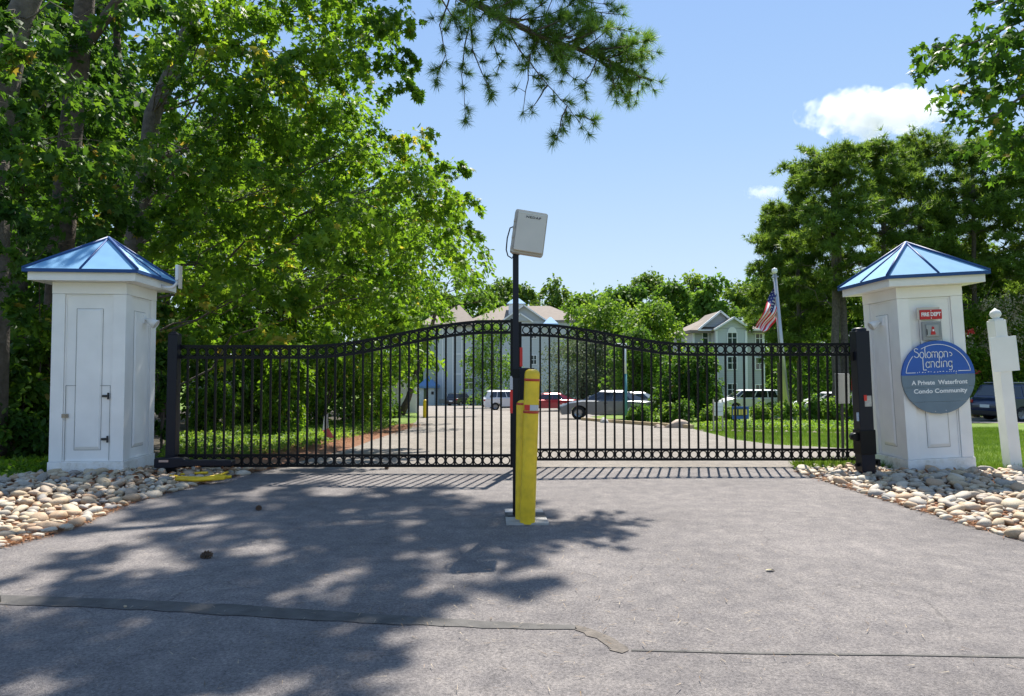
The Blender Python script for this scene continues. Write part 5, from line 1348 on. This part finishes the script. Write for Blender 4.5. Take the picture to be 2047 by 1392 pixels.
def needle_tufts(tips, nn, ln, width):
    pos = []; dr = []; nr = []; sz = []; ti = []
    for e, d in tips:
        d = np.array(d); k = nn
        v = RS.randn(k, 3); v /= np.linalg.norm(v, axis=1, keepdims=True)
        v = v + d * .75; v /= np.linalg.norm(v, axis=1, keepdims=True)
        pos.append(np.tile(np.array(e), (k, 1)) - d * RS.rand(k, 1) * .05); dr.append(v); nr.append(RS.randn(k, 3)); sz.append(ln * (.7 + .45 * RS.rand(k))); ti.append(np.clip(RS.randn() * .15 + .5 + RS.randn(k) * .2, 0, 1))
    pos, dr, nr, sz, ti = map(np.concatenate, (pos, dr, nr, sz, ti))
    sh = (np.array([(0, width, 0), (0, -width, 0), (1, 0, -.05)]), np.array([(0, 1, 2)]))
    return scatter(pos, dr, nr, sz, ti, sh)
v, f, t = needle_tufts(tips, 56, .17, .023)
o = link('needles', tri_mesh('needles', v, f, t, M_PINEN), None, pine); o.location = -base; o['kind'] = 'stuff'

# oak branch hanging in at the top right; its trunk stands outside the frame
base2 = Vector((9.6, 8.6, -.05)); mp = empty('maple_tree', base2, 0, 'maple whose lobed leafy boughs hang into the top right corner', 'tree')
mb = MB(); mb.tube([Vector((0, 0, 0)), Vector((.1, 0, 3)), Vector((-.1, 0, 6)), Vector((0, 0, 9))], [.28, .22, .17, .08], 12)
pads = []
for pts in ([(2300, 200), (2150, 40), (2047, 40), (1960, 80), (1900, 100), (1862, 92)], [(2300, 150), (2047, 60), (1995, 110), (1950, 160), (1900, 185)], [(2300, 300), (2120, 170), (2047, 190), (1990, 230), (1940, 245)], [(2300, 420), (2110, 260), (2047, 270), (2020, 300), (2010, 320)], [(2250, 0), (2100, -30), (2047, -20), (1975, 10)], [(2250, 250), (2120, 120), (2070, 110), (2030, 150)]):
    Wp = [P(x, y, 8.3 + random.uniform(-.3, .3)) for x, y in pts]
    mb.tube([p - base2 for p in Wp], [.05, .03, .018, .012, .008, .005][:len(Wp)], 6, cap=False)
    for i in range(1, len(Wp)):
        for k in range(4):
            p = Wp[i - 1].lerp(Wp[i], (k + .5) / 4) + Vector((random.gauss(0, .1), random.gauss(0, .2), random.gauss(0, .10)))
            pads.append((tuple(p), random.uniform(.2, .34), 26 if i > 1 else 16))
mb.build('trunk', M_BARKG, mp)
o = link('crown', crown_mesh('crown', pads, .115, M_LEAFD, STAR, flat=.5, droop=.3), None, mp); o.location = -base2; o['kind'] = 'stuff'

# second big tree beyond the gate, trunk seen through the bars
polyD = [(560, 120), (700, 200), (870, 420), (910, 470), (920, 520), (880, 560), (845, 590), (825, 640), (820, 690), (790, 740), (700, 720), (560, 700), (400, 740), (340, 700), (330, 500), (400, 300)]
padsD = grid_pads(polyD, 42, (24, 34), (1.2, 1.8), 420)
make_tree('sweetgum_tree', 'broad green tree whose dark trunk shows through the left gate bars', trunk_path(485, None, 500, 420, 30, 30, .36, .2), padsD, .22, M_LEAF, M_BARK, OVAL, maxl=45, limbr=.05, droop=.5, flat=.34)
padsD2 = [(V3(x, y, 42), r, int(120 * r * r)) for x, y, r in ((860, 585, 1.3), (905, 560, 1.5), (945, 560, 1.1), (960, 585, .9), (860, 560, 1.6), (985, 595, .8), (930, 540, 1.2), (825, 700, 1.3), (805, 720, 1.2), (825, 660, 1.2), (835, 610, 1.1))]
make_tree('young_tree', 'light green tree showing between the big left tree and the apartment roof', trunk_path(800, None, 880, 600, 42, 42, .2, .1), padsD2, .28, M_LEAFY, M_BARK, OVAL, droop=.4)

# woods at the left, deep in shade
woods = [(-60, 24, 16), (40, 20, 15), (130, 30, 18), (240, 23, 16), (330, 36, 20), (430, 44, 20), (540, 40, 18), (640, 50, 18), (730, 46, 14), (-150, 18, 15), (180, 44, 22), (20, 34, 20)]
for i, (px, Y, H) in enumerate(woods):
    pads = []
    for k in range(46):
        z = G(Y) + H * random.uniform(.1, 1.0); t = (z - G(Y)) / H; rad_ = 3.9 * math.sin(math.pi * min(1, .25 + .7 * t)) ** .8
        a = random.uniform(0, 6.28); q = rad_ * random.random() ** .5; X = P(px, 700, Y).x
        pads.append(((X + q * math.cos(a), Y + q * math.sin(a), z), random.uniform(1.1, 1.8), 230))
    kinds = ['dark woodland tree at the far left behind the oak', 'dark woodland tree left of the left pillar', 'woodland tree directly behind the left pillar', 'woodland tree just right of the left pillar', 'tall woodland tree behind the left gate post', 'woodland tree behind the white fence', 'woodland tree right of the dark trunk', 'far woodland tree above the shrub border', 'lower woodland tree beside the white enclosure', 'woodland tree at the left edge behind the pale trunk', 'tallest far tree behind the left pillar roof', 'far tree between the left edge and the pillar']
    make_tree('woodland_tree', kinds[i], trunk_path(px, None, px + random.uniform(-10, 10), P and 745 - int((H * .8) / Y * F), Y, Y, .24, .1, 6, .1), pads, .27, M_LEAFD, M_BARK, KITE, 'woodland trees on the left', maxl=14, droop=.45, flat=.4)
# shrubs
def shrub(name, label, px, pyb, Y, wpx, hpx, lm, leaf=.09, n=700, shape=OVAL, group=None, cat='shrub', pads_n=9, zoff=0):
    X = P(px, 700, Y).x; w = wpx / F * Y / 2; h = hpx / F * Y; z0 = G(Y) + zoff
    pads = []
    for k in range(pads_n):
        a = random.uniform(0, 6.28); t = random.random() ** .6; hh = random.uniform(.15, .92)
        q = w * .72 * t * math.sqrt(max(.1, 1 - (hh - .3) ** 2 * 1.3))
        pads.append(((X + q * math.cos(a), Y + q * math.sin(a), z0 + h * hh), w * random.uniform(.32, .5), int(n / pads_n)))
    b = Vector((X, Y, z0 - .03))
    r = empty(name, b, 0, label, cat, group)
    mb = MB()
    for k in range(5):
        c = Vector(pads[k % len(pads)][0]) - b; mb.tube([(0, 0, 0), c * .5 + Vector((.02 * k, 0, .05)), c], [.03 * w + .01, .02 * w + .006, .006], 5, cap=False)
    mb.build('stems', M_TWIG, r)
    o = link('foliage', crown_mesh('foliage', [(c_, r_, int(n_ * 1.9)) for c_, r_, n_ in pads], leaf * 1.15, lm, shape, flat=.8, droop=.5), None, r); o.location = -b; o['kind'] = 'stuff'
    return r, pads
for args in ((20, 11.6, 170, 330, 'dark leafy understory shrub at the left edge', .13), (75, 11.9, 120, 420, 'tall dark shrub touching the left side of the left pillar', .13), (40, 10.9, 160, 130, 'low broad leaved shrub at the foot of the oak', .11),
             (325, 12.4, 60, 330, 'narrow dark shrub between the left pillar and gate post', .10)):
    px, Y, w_, h_, lab, lf_ = args
    shrub('understory_shrub', lab, px, 0, Y, w_, h_, M_LEAFD if px != 75 else M_LEAF, lf_, 1500, OVAL, 'understory shrubs on the left', pads_n=16)
for px, Y, w_, h_, lab in ((420, 20, 120, 100, 'shrub under the dark trunk behind the gate bars'), (560, 19, 150, 190, 'round shrub left in the border behind the left leaf'), (640, 24, 150, 170, 'mid green shrub in the middle of the border'), (700, 27, 140, 170, 'dense shrub right in the border behind the left leaf'), (760, 33, 90, 110, 'shrub beside the white enclosure'), (610, 30, 160, 200, 'tall shrub at the back of the border'), (510, 25, 110, 150, 'shrub just right of the dark trunk')):
    shrub('border_shrub', lab, px, 0, Y, w_, h_, M_LEAF, .12, 2600, OVAL, 'shrubs behind the left gate leaf', pads_n=24)
shrub('enclosure_shrub', 'low green bush at the foot of the white enclosure', 790, 0, 36, 60, 26, M_LEAFY, .14, 500)
# low ground cover
def cover(name, label, cat, poly, n, leaf, lm, shape, hgt, up=1.2, erect=.5, avoid=None):
    xs = [p[0] for p in poly]; ys = [p[1] for p in poly]; pts = []
    while len(pts) < n:
        x = RS.uniform(min(xs), max(xs), 4000); y = RS.uniform(min(ys), max(ys), 4000)
        for a, b in zip(x, y):
            if inpoly(a, b, poly) and not (avoid and inpoly(a, b, avoid)): pts.append((a, b))
        if not pts: break
    pts = np.array(pts[:n]); N = len(pts)
    z = np.array([G(y) for y in pts[:, 1]]) + RS.rand(N) * hgt
    pos = np.column_stack([pts, z]); d = rnd(N); d[:, 2] = np.abs(d[:, 2]) * erect + erect * .5; nr = rnd(N) * .5; nr[:, 2] += up
    ti = np.clip(.5 + .2 * np.sin(pts[:, 0] * 2.1 + np.sin(pts[:, 1] * 1.7) * 2) + RS.randn(N) * .18, 0, 1)
    v, f, t = scatter(pos, d, nr, leaf * (.6 + .8 * RS.rand(N)), ti, shape)
    o = link(name, tri_mesh(name, v, f, t, lm)); return tag(o, label, cat, None, 'stuff')
cover('ground_cover', 'low leafy ground cover between the woods and the road behind the gate', 'ground cover', [(-5.6, 10.8), (-4.6, 11.2), gxy(640, 893), gxy(740, 868), gxy(800, 850), gxy(640, 845), gxy(420, 850), gxy(340, 880)], 24000, .075, M_LEAFY, OVAL, .14)
cover('ground_cover', 'shaded ground cover and grass beside the left pillar', 'ground cover', [(-8.6, 7.8), (-6.35, 8.0), (-6.4, 9.4), (-6.4, 11.4), (-9.5, 11.4)], 9000, .075, M_LEAF, OVAL, .14)
roadR = [(x, y) for x, y in farR] + [(3, 10), (3, 30)]
roadR = [gxy(*p) for p in ((1384, 858), (1470, 880), (1545, 890), (1720, 899), (1790, 906), (1780, 916), (1650, 919), (1600, 926))] + [(3.5, 10.3), (2.5, 22)]
cover('lawn', 'bright sunlit lawn right of the driveway', 'lawn', [(4.35, 10.35), (5.2, 10.35), (6.3, 9.75), (9.4, 10.1), (13, 12), (17, 24), (6.3, 24), (4.9, 16)], 120000, .075, M_GRASS, BLADE, .01, .3, 1.6, avoid=roadR)
cover('grass_edge', 'longer grass growing against the stones right of the sign pillar', 'grass', [(4.25, 10.2), (5.3, 10.1), (6.2, 9.75), (7.2, 9.55), (9.5, 9.8), (9.5, 10.5), (6.3, 10.2), (4.4, 10.8)], 9000, .13, M_GRASS, BLADE, .01, .3, 1.6)

# asphalt pad under the blue car
sheet('side_parking', [(13.5, 28.5), (60, 29.5), (60, 38), (13.5, 38)], .010, M_ROAD2)
# hedge and bed
hedge = [(1330, 28, 50, 42), (1372, 27, 60, 48), (1418, 27.5, 56, 40), (1458, 28.5, 50, 32), (1528, 28, 70, 40), (1572, 27, 70, 44), (1618, 28, 66, 60), (1662, 27.5, 64, 56), (1702, 28, 56, 62), (1745, 28, 60, 60), (1280, 29.5, 60, 36)]
wh = ['leftmost low shrub of the flower bed beside the boulder', 'rounded green shrub under the dark holly', 'green shrub left of the notice board', 'shrub between the notice board and blue yard sign', 'yellow green shrub right of the blue yard sign', 'rounded shrub in front of the flagpole foot', 'shrub right of the flagpole foot', 'mid green shrub before the white car', 'shrub left of the right gate post', 'shrub mostly hidden behind the sign pillar', 'leafy plant behind the pale boulder']
for i, (px, Y, w_, h_) in enumerate(hedge):
    shrub('hedge_shrub', wh[i], px, 0, Y, w_, h_, M_LEAFY if i in (3, 4, 0, 5, 7, 2) else M_FAR, .10, 1300, OVAL, 'rounded shrubs in the flower bed', pads_n=14)
cover('bed_plants', 'low bright plants along the front of the flower bed', 'ground cover', [gxy(1384, 857), gxy(1720, 866), (8.0 * 1.9, 26), (8.2, 26.5)], 7000, .09, M_LEAFY, OVAL, .2)
shrub('holly_tree', 'dark conical holly standing behind the flower bed', 1368, 0, 32, 130, 145, M_LEAFD, .14, 9000, OVAL, None, 'tree', 50)
# mid distance trees
def blob_tree(name, label, px, pyt, pyb, wpx, Y, lm, leaf, npads, nl, group=None, shape=KITE, trunkr=.2, bark=None, rp=(.2, .34)):
    w = wpx / F * Y / 2; zt, zb = P(0, pyt, Y).z, P(0, pyb, Y).z; X = P(px, 700, Y).x; pads = []
    for k in range(npads):
        t = random.random(); z = zb + (zt - zb) * t; q = w * math.sqrt(max(.03, 1 - (2 * t - .85) ** 2 / 1.4)) * random.random() ** .55
        a = random.uniform(0, 6.28); pads.append(((X + q * math.cos(a) * .88, Y + q * math.sin(a) * .8, z), w * random.uniform(*rp) + .3, nl))
    tp = trunk_path(px, None, px, pyt + (pyb - pyt) * .3, Y, Y, trunkr, trunkr * .4, 6, .08)
    return make_tree(name, label, tp, pads, leaf, lm, bark or M_BARK, shape, group, maxl=16, droop=.5, flat=.9)
blob_tree('street_tree', 'small airy green tree in front of the left apartment block', 985, 640, 792, 120, 72, M_FAR, .26, 46, 130)
blob_tree('street_tree', 'lime green tree overlapping the apartment roof right of the centre post', 1215, 600, 720, 190, 62, M_LEAFY, .32, 60, 150)
blob_tree('street_tree', 'bright green tree left of the two gabled house', 1300, 612, 740, 140, 56, M_LEAFY, .30, 55, 150)
blob_tree('willow_oak', 'silver green fine leaved tree behind the red and grey cars', 1165, 672, 806, 190, 58, M_SILV, .16, 90, 190)
blob_tree('street_tree', 'green tree behind the teal lamp post', 1270, 660, 812, 130, 52, M_FAR, .24, 60, 150)
blob_tree('street_tree', 'green tree filling the gap left of the flagpole', 1612, 600, 800, 140, 60, M_FAR, .30, 70, 160)
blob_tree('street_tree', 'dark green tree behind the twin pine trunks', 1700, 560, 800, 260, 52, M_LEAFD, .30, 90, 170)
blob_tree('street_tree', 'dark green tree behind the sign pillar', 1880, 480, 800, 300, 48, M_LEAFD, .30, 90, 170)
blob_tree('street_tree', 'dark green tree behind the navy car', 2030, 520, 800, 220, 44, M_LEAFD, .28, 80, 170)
blob_tree('street_tree', 'green tree behind the holly', 1398, 690, 812, 80, 68, M_FAR, .26, 45, 130)
# pines on the right
pines = [(1600, 330, 720, 150, 42, 'pine left in the right hand group'), (1672, 296, 600, 190, 37, 'tall pine with twin grey trunks beside the sign pillar'), (1770, 288, 640, 220, 39, 'broad pine above the right pillar roof'), (1845, 276, 640, 200, 41, 'pine behind and right of the right pillar roof'), (1950, 285, 640, 200, 38, 'pine near the right edge under the maple boughs'), (2060, 290, 660, 200, 37, 'pine cut by the right frame edge'), (1560, 420, 700, 110, 45, 'lower pine reaching toward the flagpole')]
for px, pyt, pyb, wpx, Y, lab in pines:
    w = wpx / F * Y / 2; zt, zb = P(0, pyt, Y).z, P(0, pyb, Y).z; X = P(px, 700, Y).x; pads = []
    for k in range(100):
        t = random.random() ** .8; z = zb + (zt - zb) * t; q = w * (1.0 - .62 * t ** 2.2) * random.random() ** .5 * (1.1 if t > .2 else .8)
        a = random.uniform(0, 6.28); pads.append(((X + q * math.cos(a), Y + q * math.sin(a), z), random.uniform(.5, 1.0), 52))
    pads += [((X + random.uniform(-.5, .5), Y, zt - .35 - random.random()), .4, 30) for _ in range(5)]
    tp = trunk_path(px, None, px - 6, pyt + 40, Y, Y, .26 if 'twin' in lab else .16, .09, 7, .06)
    root = make_tree('pine_tree', lab, tp, pads, .36, M_PINE, M_BARKG, TUFT, 'pines on the right', maxl=60, droop=.1, flat=.4, limbr=.04)
    if 'twin' in lab:
        off = tp[0][0]; tw_ = trunk_path(1694, None, 1668, 330, Y + .3, Y + .3, .24, .09, 7, .05)
        MB().tube([p - off for p, r in tw_], [r for p, r in tw_], 10).build('trunk', M_BARKG, root)
# crape myrtle with blossom
cm, cpads = shrub('crape_myrtle', 'crape myrtle with cream flower heads behind the white post', 1990, 0, 36, 190, 235, M_LEAF, .15, 12000, OVAL, None, 'tree', 40)
tops = sorted(cpads, key=lambda p: -p[0][2])[:24]
fp_ = [((c[0] + random.uniform(-.5, .5), c[1] - random.uniform(.3, 1.2), c[2] + r * .35), .65, 170) for (c, r, n) in tops]
o = link('blossom', crown_mesh('blossom', fp_, .11, M_BLOS, OVAL, flat=.9, droop=.1), None, cm); o.location = -Vector(cm.location); o['kind'] = 'stuff'
o = link('red_blossom', crown_mesh('red_blossom', [(V3(1941, 662, 33.5), .22, 50), (V3(1930, 664, 33.5), .15, 30), (V3(1950, 744, 33.5), .13, 26)], .09, M_RED, OVAL, flat=.9, droop=.1), None, cm); o.location = -Vector(cm.location); o['kind'] = 'stuff'
# tree line behind the buildings
far = [(880, 590, 110), (945, 580, 110), (1010, 565, 110), (1052, 572, 80), (1110, 562, 90), (1175, 588, 110), (1235, 575, 100), (1300, 550, 90), (1345, 560, 80), (1385, 552, 90), (1430, 556, 80), (1480, 552, 90), (1530, 545, 100), (1590, 530, 110), (820, 580, 120), (1150, 590, 80), (1265, 578, 80)]
fl_ = ['leftmost', 'second', 'third', 'fourth', 'fifth', 'sixth', 'seventh', 'eighth', 'ninth', 'tenth', 'eleventh', 'twelfth', 'thirteenth', 'fourteenth', 'half hidden', 'low gap filling', 'small rounded']
for i, (px, pyt, w_) in enumerate(far):
    where = 'left of the cupola' if px < 1013 else ('right of the cupola' if px < 1160 else ('between the two apartment buildings' if px < 1370 else 'behind the two gabled house'))
    blob_tree('distant_tree', '%s distant tree of the line, %s' % (fl_[i], where), px, pyt, 800, w_ * 1.25, 125 + (i * 37 % 5) * 7, [M_FAR, M_PINE, M_FAR, M_LEAFY][(i * 7) % 4] if i not in (2, 4, 9) else M_PINE, .8, 60, 150, 'trees behind the apartment buildings', trunkr=.3)
# far wood closing the horizon
n = 30000; x = RS.uniform(-330, 330, n); y = 190 + RS.rand(n) * 25
top = 9 + 2.5 * np.sin(x * .11) + 2 * np.sin(x * .31 + 1) + 1.2 * np.sin(x * .9); z = G(200) + RS.rand(n) ** .8 * (top + 2)
v, f, t = scatter(np.column_stack([x, y, z]), rnd(n), rnd(n) + np.array([0, -.3, .8]), 1.0 + RS.rand(n) * 1.3, np.clip(.4 + RS.randn(n) * .2, 0, 1), KITE)
o = link('distant_wood', tri_mesh('distant_wood', v, f, t, M_FAR)); tag(o, 'far wood closing the view behind the buildings', 'wood', None, 'stuff')

# ------------------------------------------------------------------ clouds
def cloud(name, label, px, py, wpx, hpx, Y, dens, seed):
    rr = random.Random(seed); c = P(px, py, Y); k = Y / F; w, h = wpx * k / 2, hpx * k / 2
    m = bpy.data.materials.new(name); m.use_nodes = True; t = m.node_tree; t.nodes.clear()
    out = t.nodes.new('ShaderNodeOutputMaterial'); pv = t.nodes.new('ShaderNodeVolumePrincipled')
    pv.inputs['Color'].default_value = (1, 1, 1, 1); pv.inputs['Anisotropy'].default_value = .0
    tc = t.nodes.new('ShaderNodeTexCoord'); ln = t.nodes.new('ShaderNodeVectorMath'); ln.operation = 'LENGTH'
    t.links.new(tc.outputs['Object'], ln.inputs[0])      # object is a unit ball scaled to the cloud's size
    mp_ = t.nodes.new('ShaderNodeMapping'); mp_.inputs['Scale'].default_value = (w / h * 1.0, 1, 1); t.links.new(tc.outputs['Object'], mp_.inputs[0])
    n = t.nodes.new('ShaderNodeTexNoise'); n.inputs['Scale'].default_value = 1.5; n.inputs['Detail'].default_value = 5; n.inputs['Roughness'].default_value = .6
    t.links.new(mp_.outputs[0], n.inputs['Vector'])
    a = t.nodes.new('ShaderNodeMath'); a.operation = 'MULTIPLY_ADD'; a.inputs[1].default_value = 1.7; a.inputs[2].default_value = -.05
    t.links.new(n.outputs[0], a.inputs[0])
    s = t.nodes.new('ShaderNodeMath'); s.operation = 'SUBTRACT'; t.links.new(a.outputs[0], s.inputs[0]); t.links.new(ln.outputs['Value'], s.inputs[1])
    mr = t.nodes.new('ShaderNodeMapRange'); mr.inputs[1].default_value = 0; mr.inputs[2].default_value = .35; mr.inputs[3].default_value = 0; mr.inputs[4].default_value = dens
    t.links.new(s.outputs[0], mr.inputs[0]); t.links.new(mr.outputs[0], pv.inputs['Density']); t.links.new(pv.outputs[0], out.inputs['Volume'])
    bm = bmesh.new(); bmesh.ops.create_icosphere(bm, subdivisions=3, radius=1)
    me = bpy.data.meshes.new(name); bm.to_mesh(me); bm.free(); me.materials.append(m)
    o = link(name, me); o.location = c; o.scale = (w, w * .5, h); tag(o, label, 'cloud', None, 'stuff')
cloud('cloud', 'bright white elongated cloud in the blue sky at upper right', 1755, 226, 345, 108, 900, .14, 1)
cloud('cloud', 'faint small cloud just left of the pines', 1530, 385, 95, 34, 900, .035, 2)
SC.cycles.volume_max_steps = 64; SC.cycles.volume_step_rate = 4; SC.cycles.volume_bounces = 8
